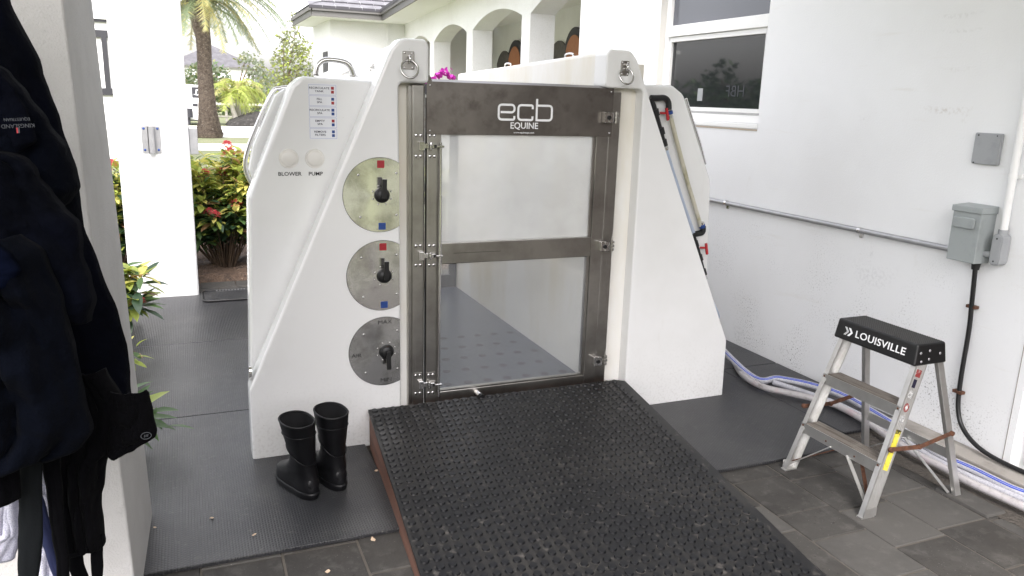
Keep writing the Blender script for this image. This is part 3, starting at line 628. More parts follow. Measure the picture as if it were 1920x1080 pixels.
# studs
pit = .0462; rr = random.Random(2)
nj = int((YT - YB - .03) / pit); 
for j in range(nj):
    yy = YT - .022 - j * pit
    ni = int((rxr(yy) - rxl(yy)) / pit)
    for i in range(ni):
        X = rxl(yy) + .027 + i * pit; zz = rz(yy) + .002 * noise.noise((X * 3, yy * 3, 0)); q = 11
        r0 = .0168; h = .0068
        b0 = [(X + r0 * math.cos(2 * math.pi * c / q), yy + r0 * math.sin(2 * math.pi * c / q), zz + r0 * math.sin(2 * math.pi * c / q) * .09 - .0005) for c in range(q)]
        b1 = [(X + r0 * .86 * math.cos(2 * math.pi * c / q), yy + r0 * .86 * math.sin(2 * math.pi * c / q), zz + h + r0 * math.sin(2 * math.pi * c / q) * .09) for c in range(q)]
        m_.add(b0 + b1, [tuple(range(q, 2 * q))] + [(c, (c + 1) % q, (c + 1) % q + q, c + q) for c in range(q)], 1)
        dn = .5 + .5 * noise.noise((X * 1.7, yy * 1.7, 5)) + .9 * noise.noise((X * 5, yy * 5, 9))
        if rr.random() < dn - .18:
            a0 = rr.uniform(0, 6.3); sp2 = rr.uniform(2.0, 6.2); kk = 8; wd_ = rr.uniform(.001, .003)
            ra = [(X + rq * math.cos(a0 + sp2 * c / kk), yy + rq * math.sin(a0 + sp2 * c / kk), zz + rq * math.sin(a0 + sp2 * c / kk) * .09 + .0012) for rq in (r0 + .0002, r0 + wd_) for c in range(kk + 1)]
            m_.add(ra, [(c, c + 1, c + kk + 2, c + kk + 1) for c in range(kk)], 2)
m_.build('studded_top', [RUBR, STUD, DUST], rp)

# ================================================================== SPA
sp = thing('equine_spa', 'large white moulded horse spa tank with stainless door and valve discs', 'horse spa', (1.545, 3.572, 0))
YF = 3.572
# front shell: left and right buttresses
pl = [(.205, 0), (.205, .36), (.875, 1.90), (.925, 1.955), (1.035, 1.955), (1.055, 1.93), (1.055, 1.762), (.913, 1.762), (.918, 1.2), (.922, 0)]
m_ = MB(); m_.prism(rpoly(pl, [0, .06, .05, .05, .02, .0, .02, .03, 0, 0], 5), 'y', YF, YF + .13)
m_.build('left_buttress', GEL, sp, bevel=.014, seg=3)
pr = [(2.895, 0), (2.885, .36), (2.15, 1.92), (2.11, 1.96), (1.995, 1.962), (1.975, 1.94), (1.975, 1.775), (2.20, 1.775), (2.205, 1.2), (2.208, 0)]
m_ = MB(); m_.prism(rpoly(pr, [0, .06, .05, .05, .01, .0, .02, .03, 0, 0], 5), 'y', YF, YF + .13)
m_.build('right_buttress', GEL, sp, bevel=.012, seg=3)
# recessed front frame of tank behind
m_ = MB(); m_.box((.90, YF + .075, 0), (1.057, YF + .16, 1.9)); m_.box((2.035, YF + .075, 0), (2.24, YF + .16, 1.9)); m_.box((1.057, YF + .075, 0), (2.035, YF + .16, .17))
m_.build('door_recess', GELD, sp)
# tank walls (sloping tops)
def wallprism(cross_front, cross_back, ya, yb, name, m, bevel=.02):
    mm = MB(); n = len(cross_front)
    mm.add([(x_, ya, z_) for x_, z_ in cross_front] + [(x_, yb, z_) for x_, z_ in cross_back], [tuple(range(n)), tuple(range(2 * n - 1, n - 1, -1))] + [(i, (i + 1) % n, (i + 1) % n + n, i + n) for i in range(n)])
    return mm.build(name, m, sp, bevel=bevel, seg=3)
YR = 5.97
wallprism([(1.05, .02), (1.05, 1.94), (.93, 1.945), (.72, 1.25), (.70, .02)], [(1.05, .02), (1.05, 1.83), (.93, 1.84), (.72, 1.25), (.70, .02)], YF + .12, YR, 'left_tank_wall', GEL)
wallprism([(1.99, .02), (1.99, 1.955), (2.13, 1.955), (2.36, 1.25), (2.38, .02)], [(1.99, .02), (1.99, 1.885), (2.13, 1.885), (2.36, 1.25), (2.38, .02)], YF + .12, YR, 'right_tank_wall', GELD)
fl = MB(); fl.box((1.04, YF + .13, .02), (2.0, YR, .195)); fl = fl.build('tank_floor', FLOORB, sp)
m_ = MB()
for j in range(12):
    for i in range(8):
        X = 1.12 + .115 * i + (.055 if j % 2 else 0); Y = YF + .22 + j * .2
        if X < 1.94 and j < 5: m_.cyl((X, Y, .195), (X, Y, .1956), .024, n=14)
split_build(m_, 'floor_stud', DRAINM, fl)
# rear gate
rg = MB(); yg = YR - .06
rg.box((1.05, yg, .2), (1.10, yg + .05, 1.8)); rg.box((1.93, yg, .2), (1.985, yg + .05, 1.8)); rg.box((1.10, yg, .2), (1.93, yg + .05, .30)); rg.box((1.10, yg, .88), (1.93, yg + .05, .94)); rg.box((1.10, yg, .98), (1.93, yg + .05, 1.04)); rg.box((1.10, yg, 1.72), (1.93, yg + .05, 1.8))
rg = rg.build('rear_gate', DARKF, sp)
MB().box((1.10, yg + .02, .3), (1.93, yg + .026, .88)).build('lower_pane', GLSR, rg); MB().box((1.10, yg + .02, 1.04), (1.93, yg + .026, 1.72)).build('upper_pane', GLSR, rg)
# control wing (left) and side hatch
YW = 3.70
wp = [(.218, 0.0), (.218, .32), (.250, 1.235), (.452, 1.735), (.50, 1.775), (.90, 1.765), (.90, 0.0)]
m_ = MB(); m_.prism(rpoly(wp, [0, 0, .05, .07, .05, 0, 0], 5), 'y', YW, YW + .14); wing = m_.build('control_wing', GEL, sp, bevel=.02, seg=3)
wp2 = [(.235, .0), (.235, 1.15), (.26, 1.30), (.40, 1.72), (.46, 1.76), (.80, 1.76), (.80, 0)]
hp = [fy(u, v, 3.96) for u, v in ((472, 345), (460, 315), (468, 270), (508, 178), (525, 166), (545, 164))]
m_ = MB(); m_.prism([(p.x + .008, p.z) for p in hp] + [(.80, 1.70), (.80, 0), (.28, 0)], 'y', 3.86, 3.945); m_.build('side_hatch', GEL, sp, bevel=.015)
m_ = MB(); m_.tube(smooth_path([tuple(p) for p in hp], 6), .011, 10); m_.build('hatch_rail', CHROME, sp)
# right wing
YQ = 3.85
m_ = MB(); m_.prism(rpoly([(2.1, 0), (2.1, 1.80), (2.56, 1.81), (2.64, 1.76), (2.88, 1.27), (2.93, .54), (2.95, 0)], [0, 0, .07, .08, .05, 0, 0], 5), 'y', YQ, YQ + .2); m_.build('right_wing', GEL, sp, bevel=.018, seg=3)
hp = [fy(u, v, 4.03) for u, v in ((1286, 185), (1298, 225), (1312, 268), (1322, 308))]
m_ = MB(); m_.tube([tuple(p) for p in hp], .009, 8); m_.build('wing_rail', CHROME, sp)
# top handle on wing
def handle(name, pts, r, m=CHROME):
    m_ = MB(); m_.tube(smooth_path(pts, 7), r, 12); m_.cyl(pts[0], Vector(pts[0]) + Vector((0, 0, .006)), r * 1.6); m_.cyl(pts[-1], Vector(pts[-1]) + Vector((0, 0, .006)), r * 1.6)
    return m_.build(name, m, sp)
handle('grab_handle', [tuple(fy(u, v, 3.77)) for u, v in ((592, 142), (596, 122), (612, 112), (645, 116), (657, 126), (664, 144))], .0125)
# little lifting handles along the right wall top
for yy in (4.25, 5.2):
    z_ = 1.955 - .07 * (yy - 3.7) / 2.4
    m_ = MB(); m_.tube(smooth_path([(2.0 + .1, yy - .05, z_), (2.1, yy - .045, z_ + .03), (2.1, yy + .045, z_ + .03), (2.1, yy + .05, z_)], 5), .006, 8); m_.build('lifting_handle', CHROME, sp)
# latches on the left slope
def latch(u, v, y):
    p = fy(u, v, y); m_ = MB(); m_.box((p.x - .018, p.y - .012, p.z - .03), (p.x + .018, p.y + .012, p.z - .005)); m_.box((p.x - .012, p.y - .02, p.z + .0), (p.x + .014, p.y, p.z + .03)); m_.tube([(p.x - .02, p.y - .02, p.z - .012), (p.x + .024, p.y - .02, p.z + .01)], .006, 8)
    m_.build('toggle_latch', CHROME, sp, bevel=.002)
latch(700, 122, 4.05); latch(647, 135, 4.75)
# seam and drain flange on left edge
m_ = MB(); pp = fy(472, 703, YF - .0); m_.loft([[Vector((.222 + .0 * k, YF + .05 + .022 * math.cos(a), .43 + .035 * math.sin(a))) + Vector((-d, 0, 0)) for a in [i * math.pi / 7 for i in range(14)]] for k, d in ((0, .0), (1, .012))]); m_.build('side_flange', CHROME, sp)
# screws + tie rings
def tie(c, pw, ph):
    cx_, cz_ = c; Y = YF
    ring = thing_part = MB(); rp_ = rpoly([(cx_ - pw, cz_ - ph), (cx_ + pw, cz_ - ph), (cx_ + pw, cz_ + ph), (cx_ - pw, cz_ + ph)], .005, 2)
    o = MB().prism(rp_, 'y', Y - .005, Y - .0005).build('tie_ring_plate', STEEL, sp, bevel=.0015)
    s = MB()
    for a in (-1, 1):
        for b in (-1, 1): s.dome((cx_ + a * pw * .65, Y - .005, cz_ + b * ph * .78), .0055, n=8, m=3, flat=.5)
    split_build(s, 'screw', CHROME, o)
    e = MB(); e.tube([(cx_ + .002, Y - .003, cz_ + ph * .5), (cx_ + .002, Y - .022, cz_ + ph * .45), (cx_ + .002, Y - .032, cz_ + ph * .1), (cx_ + .002, Y - .022, cz_ - ph * .2), (cx_ + .002, Y - .003, cz_ - ph * .25)], .0065, 10); e.build('staple', CHROME, o)
    r = MB(); R0 = .039; r.tube([(cx_ + R0 * math.cos(a), Y - .024 + .014 * math.sin(a), cz_ - ph * .1 - R0 + R0 * math.sin(a) + .004) for a in [i * math.pi / 18 for i in range(36)]], .0052, 8, closed=True); r.build('ring', CHROME, o)
tie((.957, 1.860), .028, .040); tie((2.080, 1.873), .024, .036)
# valve discs
def disc(cx_, cz_, r0, kind):
    Y = YF; pts = []
    xc = .9125 if kind != 3 else .914
    for i in range(97):
        a = 2 * math.pi * i / 96; px_, pz_ = cx_ + r0 * math.cos(a), cz_ + r0 * math.sin(a)
        if px_ < xc: pts.append((px_, pz_))
    # order: begin after clip on the upper side
    a0 = math.acos(min(1, (xc - cx_) / r0)); k = 80
    pts = [(cx_ + r0 * math.cos(a0 + (2 * math.pi - 2 * a0) * i / k), cz_ + r0 * math.sin(a0 + (2 * math.pi - 2 * a0) * i / k)) for i in range(k + 1)]
    d = MB().prism(pts, 'y', Y - .004, Y - .0004).build('valve_disc', DISC, sp)
    e = MB(); e.tube([(p[0], Y - .002, p[1]) for p in pts], .0018, 5); e.build('rim_seal', BLACK, d)
    s = MB()
    for a in (45, 135, 225, 315):
        a = R(a + 2); px_ = cx_ + r0 * .80 * math.cos(a); px_ = min(px_, xc - .014)
        s.dome((px_, Y - .004, cz_ + r0 * .80 * math.sin(a)), .006, n=10, m=3, flat=.7)
    for i in range(8):
        a = R(22.5 + 45 * i); s.dome((cx_ + .008 + .046 * math.cos(a), Y - .004, cz_ + .046 * math.sin(a)), .0048, n=8, m=3, flat=.9)
    split_build(s, 'screw', CHROME, d)
    hc = (cx_ + .008, Y - .004, cz_)
    hmb = MB(); hmb.cyl(hc, (hc[0], Y - .020, hc[2]), .037, .034, 28); hmb.dome((hc[0], Y - .020, hc[2]), .033, n=24, m=5, flat=.45); hmb.cyl((hc[0], Y - .03, hc[2]), (hc[0], Y - .052, hc[2]), .012, .011, 16)
    sg = -1 if kind == 3 else 1
    hmb.bar((hc[0], Y - .048, hc[2] - .012 * sg), (hc[0] + .002, Y - .050, hc[2] + .078 * sg), .021, .018, (0, 1, 0))
    hmb.build('valve_handle', BLACK, d, bevel=.002)
    if kind != 3:
        MB().box((cx_ - .013, Y - .0048, cz_ + r0 - .047), (cx_ + .0155 + .005, Y - .0042, cz_ + r0 - .013)).build('red_square', RED, d)
        MB().box((cx_ - .009, Y - .0048, cz_ - r0 + .01), (cx_ + .0245, Y - .0042, cz_ - r0 + .042)).build('blue_square', BLUE, d)
    else:
        B = lambda x_, z_: basis((x_, Y - .0047, z_), (1, 0, 0), (0, 0, 1))
        text('max_lettering', 'MAX', .028, BLACK, B(cx_ + .002, cz_ + r0 - .025), d, sx=1.15)
        text('min_lettering', 'MIN', .028, BLACK, B(cx_ + .006, cz_ - r0 + .026), d, sx=1.15)
        text('air_lettering', 'AIR', .028, BLACK, B(cx_ - r0 + .036, cz_ - .01), d, sx=1.15)
disc(.822, 1.253, .172, 1); disc(.829, .870, .169, 2); disc(.837, .492, .173, 3)
# buttons and words on the wing
for (cx_, wd) in ((.433, 'BLOWER'), (.549, 'PUMP')):
    b = MB(); b.cyl((cx_, YW - .004, 1.410), (cx_, YW, 1.410), .042, .044, 32); b.dome((cx_, YW - .004, 1.41), .037, n=32, m=4, flat=.22); o = b.build('push_button', CREAM, sp)
    text('lettering', wd, .0240, BLACK, basis((cx_ + .002, YW - .0008, 1.340), (1, 0, 0), (0, 0, 1)), sp, sx=1.08, bold=.00035)
# instruction stickers
names = [('RECIRCULATE', 'TANK', 'RR'), ('FILL', 'SPA', 'BR'), ('RECIRCULATE', 'SPA', 'BB'), ('EMPTY', 'SPA', 'RB'), ('REMOVE', 'FILTERS', 'BB')]
sx0, sx1 = .531, .652; zt_, zb_ = 1.762 - .022, 1.50
lab = MB().box((sx0 - .003, YW - .001, zb_ - .003), (sx1 + .003, YW - .0003, zt_ + .006)).build('instruction_label', LABEL, sp)
kl = MB(); tx_c = []
hh = (zt_ - zb_ + .003) / 5
for i, (a, b, c) in enumerate(names):
    z1 = zt_ + .003 - i * hh - .003; z0 = z1 - hh + .005
    for (p, q) in (((sx0, z0), (sx1, z0)), ((sx0, z1), (sx1, z1)), ((sx0, z0), (sx0, z1)), ((sx1, z0), (sx1, z1))):
        kl.bar((p[0], YW - .0012, p[1]), (q[0], YW - .0012, q[1]), .0014, .0006, (0, 1, 0) if p[0] != q[0] else (0, 1, 0))
    zc = (z0 + z1) / 2
    text('lettering', a, .0125, INK, basis((sx0 + .046, YW - .0011, zc + .0075), (1, 0, 0), (0, 0, 1)), lab, sx=1.15, extrude=.0002, bold=.0002)
    text('lettering', b, .0125, INK, basis((sx0 + .046, YW - .0011, zc - .0065), (1, 0, 0), (0, 0, 1)), lab, sx=1.15, extrude=.0002, bold=.0002)
    for k, cc in enumerate(c):
        zq = zc + .0085 - .017 * k
        MB().box((sx1 - .022, YW - .0016, zq - .0065), (sx1 - .009, YW - .001, zq + .0065)).build('red_mark' if cc == 'R' else 'blue_mark', RED if cc == 'R' else BLUE, lab)
kl.build('keyline', LINEB, lab)
# fixed posts
YP = YF + .03
def post(x0, x1, name):
    m_ = MB(); m_.box((x0, YP, .165), (x1, YF + .085, 1.755)); return m_.build(name, STEEL, sp, bevel=.003)
pL = post(.985, 1.040, 'left_post'); pR = post(2.026, 2.090, 'right_post')
MB().box((.968, YP + .012, .165), (.984, YF + .085, 1.75)).build('left_post_flange', STEEL, sp)
MB().box((1.041, YP + .03, .165), (1.050, YF + .085, 1.75)).build('gap_shade', BLACK, sp)  # black strip put in for the shade of the gap beside the door
# door
YD = YF + .018
dr = MB()
dr.box((1.052, YD, .18), (1.122, YD + .035, 1.70)); dr.box((1.952, YD, .18), (2.022, YD + .035, 1.70))
dr.box((1.122, YD, .18), (1.952, YD + .035, .240)); dr.box((1.122, YD + .001, .905), (1.952, YD + .035, 1.01)); dr.box((1.122, YD, 1.53), (1.952, YD + .035, 1.70))
door = dr.build('door', STEEL, sp, bevel=.003)
lip = MB(); lip.box((1.936, YD + .006, .247), (1.9515, YD + .034, .904)); lip.box((1.936, YD + .006, 1.0115), (1.9515, YD + .034, 1.5295)); lip.box((1.1225, YD + .004, .2405), (1.9515, YD + .034, .247)); lip.build('glazing_bead', STEEL, door)
MB().box((1.1225, YD + .014, .247), (1.936, YD + .020, .904)).build('lower_glass', GLS, door)
MB().box((1.1225, YD + .014, 1.011), (1.936, YD + .020, 1.529)).build('upper_glass', GLU, door)
MB().box((1.19, YD + .0002, .957), (1.44, YD + .0012, .9585)).build('weld_line', BLACK, door)
# header plate
hd = MB(); yh = YD - .012
hd.box((1.046, yh, 1.532), (2.030, yh + .004, 1.772)); hd.prism([(yh, 1.772), (yh + .05, 1.784), (yh + .05, 1.780), (yh + .004, 1.768)], 'x', 1.060, 2.0)
hd = hd.build('header_panel', STEELD, sp)
MB().add([(1.047, yh - .001, 1.765), (1.075, yh - .001, 1.765), (1.066, yh + .02, 1.80), (1.056, yh + .02, 1.80)], [(0, 1, 2, 3)]).build('bent_tab', STEEL, hd)
s = MB()
for xx in (1.062, 2.016):
    for zz in (1.55, 1.755): s.dome((xx, yh, zz), .005, n=8, m=3, flat=.7)
split_build(s, 'rivet', CHROME, hd)
# logo: ecb
lg = MB(); zc_, hx = 1.0, 0
M_ = basis(((1.404), yh - .0012, 1.607), (1, 0, 0), (0, 0, 1))
def rr_(pts, r): return [Vector(p) for p in rpoly(pts, r, 5)]
wE, hE, st = .082, .070, .0105
def opn(pts, r):     # open rounded polyline
    out = [Vector(pts[0])]
    for i in range(1, len(pts) - 1):
        p = Vector(pts[i]); a = (Vector(pts[i - 1]) - p); b = (Vector(pts[i + 1]) - p); d = min(r, a.length * .5, b.length * .5); a.normalize(); b.normalize()
        for k in range(6): t_ = k / 5; out.append((p + a * d) * (1 - t_) ** 2 + p * 2 * t_ * (1 - t_) + (p + b * d) * t_ ** 2)
    out.append(Vector(pts[-1])); return out
xo = 0
stroke(lg, opn([(xo + .010, .035), (xo + wE, .035), (xo + wE, hE), (xo, hE), (xo, 0), (xo + wE, 0), (xo + wE, .018)], .018), st, .0008, M_)
xo = .102
stroke(lg, opn([(xo + wE * .93, hE - .018), (xo + wE * .93, hE), (xo, hE), (xo, 0), (xo + wE * .93, 0), (xo + wE * .93, .018)], .018), st, .0008, M_)
xo = .2
stroke(lg, [Vector((xo, -.005)), Vector((xo, .102))], st, .0009, M_)
stroke(lg, opn([(xo + .0055, hE), (xo + wE * 1.0, hE), (xo + wE * 1.0, 0), (xo + .0055, 0)], .018), st, .0008, M_)
lg.build('logo', LETTER, hd)
text('logo_lettering', 'EQUINE', .043, LETTER, basis((1.540, yh - .0012, 1.578), (1, 0, 0), (0, 0, 1)), hd, sx=.98, bold=.0005)
text('web_address', 'www.equinespa.com', .0135, LETTER, basis((1.540, yh - .0012, 1.546), (1, 0, 0), (0, 0, 1)), hd, sx=.98)
# pull rod
m_ = MB(); xr_ = 1.113; yr_ = YD - .022
m_.cyl((xr_, yr_, .225), (xr_, yr_, .86), .0065, n=12); m_.cyl((xr_, yr_, .86), (xr_, yr_, 1.245), .0085, n=12); m_.cyl((xr_, yr_, 1.245), (xr_, yr_, 1.495), .0065, n=12)
for zz in (.957, 1.05, 1.14): m_.cyl((xr_, yr_, zz), (xr_, yr_, zz + .004), .0095, n=12)
m_.build('pull_rod', CHROME, door)
# hinge plates left
for zz in (1.478, .953, .290):
    h_ = MB(); h_.box((.992, YP - .003, zz - .062), (1.036, YP - .0005, zz + .062)); h_.box((1.056, YD - .003, zz - .062), (1.098, YD - .0005, zz + .062))
    h_ = h_.build('hinge', STEEL, door, bevel=.001)
    s = MB()
    for xx, yy in ((1.002, YP - .003), (1.024, YP - .003), (1.066, YD - .003), (1.088, YD - .003)):
        for dz in (-.048, .048): s.dome((xx, yy, zz + dz), .0085, n=12, m=3, flat=.4)
    split_build(s, 'bolt', CHROME, h_)
    k_ = MB(); k_.box((1.014, YP - .022, zz - .022), (1.038, YP - .003, zz + .020)); k_.box((1.038, YP - .022, zz - .012), (1.062, YP - .014, zz + .012)); k_.cyl((1.066, YD - .02, zz - .018), (1.066, YD - .02, zz + .018), .007, n=10); k_.box((1.068, YD - .022, zz - .010), (1.092, YD - .008, zz + .010)); k_.box((1.094, YD - .030, zz - .006), (1.128, YD - .016, zz + .004))
    k_.build('knuckle', CHROME, h_, bevel=.0015)
    MB().box((1.081, YD - .0225, zz - .007), (1.092, YD - .0222, zz + .007)).build('slot', BLACK, h_)
# clamps right
for zz, cut in ((1.628, 1), (.962, 0), (.322, 0)):
    xb = 1.968 if cut else 1.995
    yb_ = yh if cut else YD
    c_ = MB(); c_.box((xb, yb_ - .034, zz - .026), (xb + .022, yb_ - .0005, zz + .026)); c_.box((xb + .0222, yb_ - .036, zz - .026), (xb + .050, yb_ - .004, zz + .026))
    c_ = c_.build('clamp', CHROME, door, bevel=.002)
    MB().cyl((xb + .024, yb_ - .0385, zz), (xb + .024, yb_ - .0362, zz), .011, n=18).build('hole', BLACK, c_)
    e = MB(); e.cyl((xb + .05, yb_ - .02, zz), (xb + .066, yb_ - .02, zz), .006, n=10)
    ex = xb + .072
    e.cyl((ex, yb_ - .02, zz - .030), (ex, yb_ - .02, zz + .030), .006, n=10)
    for dz, r_ in ((-.020, .013), (0, .014), (.020, .013)): e.cyl((ex, yb_ - .02, zz + dz - .005), (ex, yb_ - .02, zz + dz + .005), r_, n=14)
    if not cut: e.cyl((ex, yb_ - .02, zz + .03), (ex, yb_ - .02, zz + .062), .005, .001, n=10)
    e.build('eye_bolt', STEEL, c_)
# knob
kp = fy(893, 735, YD); m_ = MB(); m_.cyl((kp.x, YD, kp.z - .0), (kp.x + .006, YD - .05, kp.z - .004), .0155, n=20); k_ = m_.build('door_stop', CHROME, door)
m_ = MB(); m_.cyl((kp.x + .006, YD - .05, kp.z - .004), (kp.x + .0075, YD - .068, kp.z - .0055), .018, .015, 20); m_.build('door_stop_cap', BLACK, door)
# pipework on the right wing
YV = YQ - .03
pw = MB()
def P3(u, v, y=YV): return tuple(fy(u, v, y))
pa = [P3(1222, 182), P3(1226, 182), P3(1238, 182), P3(1250, 185), P3(1253, 196), P3(1254, 205)]
pw.tube(smooth_path([P3(1220, 184), P3(1232, 184), P3(1246, 184), P3(1253, 192), P3(1254, 206)], 5), .017, 12)
pw.tube([P3(1219, 184), P3(1226, 200), P3(1234, 230), P3(1244, 268)], .015, 12)
for u, v in ((1228, 205), (1238, 240), (1243, 262)):
    a = Vector(P3(u, v)); b = Vector(P3(u + 3, v + 12)); pw.cyl(a, b, .020, n=14)
pw.build('pipe_fitting', BLACK, sp); pw = MB()
pw.tube(smooth_path([P3(1318, 424), P3(1317, 435), P3(1308, 438), P3(1298, 440)], 5), .018, 12)
pw.tube([P3(1299, 438), P3(1306, 460), P3(1314, 490), P3(1320, 515)], .0125, 12)
for u, v in ((1303, 452), (1311, 478), (1318, 505)):
    a = Vector(P3(u, v)); b = Vector(P3(u + 3, v + 10)); pw.cyl(a, b, .017, n=14)
pw.build('pipe_fitting', BLACK, sp)
m_ = MB(); m_.tube([P3(1256, 214), P3(1268, 262), P3(1290, 345), P3(1314, 424)], .0125, 12); m_.build('aged_hose', PIPEY, sp)
m_ = MB(); m_.tube([P3(1249, 282), P3(1262, 325), P3(1284, 392), P3(1302, 442)], .0125, 12); m_.build('blue_hose', PIPEB, sp)
m_ = MB(); m_.tube(smooth_path([P3(1321, 520), P3(1327, 545), P3(1334, 562), (P3(1345, 600, 4.0)), (3.05, 4.2, .3)], 5), .010, 10); m_.build('drain_hose', PIPEB, sp)
m_ = MB()
for (u, v) in ((1255, 208), (1316, 421)): m_.cyl(P3(u, v, YV - .001), P3(u + 1, v + 6, YV - .001), .0185, n=14)
split_build(m_, 'blue_collar', BLUE, sp)
m_ = MB()
for (u, v) in ((1256, 216), (1248, 276), (1315, 417), (1321, 518)): m_.cyl(P3(u, v, YV - .001), P3(u + 1, v + 5, YV - .001), .0155, n=14)
split_build(m_, 'hose_clip', CHROME, sp)
for (u, v) in ((1246, 212), (1320, 464)):
    m_ = MB(); a = Vector(P3(u, v)); m_.cyl(a + Vector((-.03, 0, 0)), a + Vector((0, -.012, 0)), .007, n=10)
    m_.bar(a + Vector((.0, -.015, .028)), a + Vector((.016, -.015, -.040)), .014, .012, (0, 1, 0)); m_.build('red_tap_handle', REDP, sp, bevel=.003)

# ================================================================== BOOTS
def boot(label, heel, toe, lean, lat):
    t = thing('rubber_boot', label, 'boot', (0, 0, 0), 'pair of black rubber boots')
    N_ = 28
    # z, centre along foot (0 heel .. +x toe), half length, half width
    prof = [(.026, .135, .146, .054), (.04, .135, .149, .0585), (.055, .134, .149, .060), (.075, .130, .143, .0595), (.092, .120, .130, .0575), (.106, .106, .112, .054), (.12, .093, .096, .051), (.14, .080, .079, .048), (.17, .069, .066, .047), (.20, .064, .062, .048), (.25, .063, .067, .054), (.30, .063, .072, .060), (.345, .064, .076, .065), (.378, .064, .079, .068)]
    def ring(z, c, a, b, tilt=0, grow=0):
        out = []
        for k in range(N_):
            th_ = 2 * math.pi * k / N_; cc, ss = math.cos(th_), math.sin(th_)
            bb = b
            if z < .1 and cc < 0: bb = b * .86
            wst = 1 - (.16 * math.exp(-((cc - .05) / .35) ** 2) if z < .07 else 0)
            X = c + (a + grow) * (abs(cc) ** .85) * (1 if cc > 0 else -1); Yp = (bb + grow) * wst * (abs(ss) ** .9) * (1 if ss > 0 else -1)
            zz = z + tilt * (X - c)
            out.append(Vector((X + lean * max(z - .1, 0), Yp + lat * max(z - .1, 0), zz)))
        return out
    up = MB(); rings = [ring(z, c, a, b, tilt=(.10 if z > .33 else 0)) for z, c, a, b in prof]
    inner = [ring(z, c, a - .005, b - .005, tilt=(.10 if z > .33 else 0)) for z, c, a, b in reversed(prof[8:])]
    up.loft(rings, 0, True, False); up.build('upper', BOOT, t)
    i_ = MB(); i_.loft(inner, 0, False, True); i_.build('lining', BOOTIN, t, recalc=False)
    rim = MB(); rim.tube([(p + q) / 2 for p, q in zip(rings[-1], inner[0])], .0042, 6, closed=True)
    rim.build('top_rim', BOOT, t)
    bd = MB()
    for z in (.315,):
        r_ = ring(z, .0635, .0745, .063); bd.tube(r_, .0022, 5, closed=True)
    # V shaped reinforcement seam
    seam = []
    for k in range(N_):
        th_ = 2 * math.pi * k / N_; z = .165 + .10 * (0.5 + .5 * math.cos(th_)) ** 1.0
        f = (z - .165) / .1; seam.append(ring(z, .066, .0665 + f * .003, .0485 + f * .0065)[k])
    bd.tube(seam, .002, 5, closed=True); bd.build('seam_band', BOOT, t)
    so_ = MB(); so_.loft([ring(0, .135, .144, .056), ring(.004, .135, .149, .060), ring(.024, .135, .154, .063), ring(.030, .135, .154, .063), ring(.033, .135, .149, .060)]); so_.build('sole', BOOT, t)
    hb = MB(); hb.dome((-.002 + .0, 0, .075), .028, axis=(-1, 0, .15), n=14, m=4, flat=.35); hb.build('heel_spur_rest', BOOT, t)
    h = Vector(heel); d = Vector(toe) - h; t.location = (h.x, h.y, .018); t.rotation_euler = (0, 0, math.atan2(d.y, d.x))
    return t
ha = fz(596, 915, .03); 
boot('black rubber boot standing nearer the camera, left one of the pair', (.415, 3.10), (.312, 3.36), -.20, .22)
boot('black rubber boot behind the other, right one of the pair beside the ramp', (.540, 3.14), (.452, 3.41), -.20, .13)

# ================================================================== STEP LADDER
ld = thing('step_ladder', 'worn aluminium step ladder with black top cap and rusty braces', 'step ladder', (2.87, 2.45, 0))
xf0, xf1 = 2.585, 2.855; zt0 = .70
yfA0, yfA1 = 2.695, 2.69      # left rail (further) foot, top
yfB0, yfB1 = 2.200, 2.262
def rail(y0_, y1_, inward, name='front_rail'):
    m_ = MB(); a = Vector((xf0, y0_, .004)); b = Vector((xf1, y1_, zt0)); d = (b - a).normalized(); s_ = Vector((0, inward, 0)); back = Vector((1, 0, 0)) - d * d.x; back.normalize()
    fw, sd, tk = .024, .062, .003
    def pr_(o0, e1, e2):
        vs = [q + o0 + i * e1 + j * e2 for q in (a, b) for i, j in ((0, 0), (1, 0), (1, 1), (0, 1))]
        m_.add(vs, [(0, 1, 2, 3), (7, 6, 5, 4), (0, 4, 5, 1), (1, 5, 6, 2), (2, 6, 7, 3), (3, 7, 4, 0)])
    pr_(Vector(), s_ * fw, back * tk); pr_(back * tk, s_ * tk, back * (sd - 2 * tk)); pr_(back * (sd - tk), s_ * fw, back * tk)
    for k in range(5): pr_(back * (.012 + k * .010) - s_ * .0008, s_ * .0012, back * .003)
    o = m_.build(name, ALU, ld)
    f = MB(); f.box((a.x - .006, a.y - (.004 if inward > 0 else .026), 0.0), (a.x + .066, a.y + (.026 if inward > 0 else .004), .006)); f.box((a.x + .004, a.y - .0045 * inward - .001, .006), (a.x + .072, a.y - .0045 * inward + .001, .045)); f.build('foot', ALU, o)
    return o, a, b, d
rB, aB, bB, dB = rail(yfB0, yfB1, 1); rA, aA, bA, dA = rail(yfA0, yfA1, -1)
def rx(z): return xf0 + (xf1 - xf0) * z / zt0
def ryB(z): return yfB0 + (yfB1 - yfB0) * z / zt0
def ryA(z): return yfA0 + (yfA1 - yfA0) * z / zt0
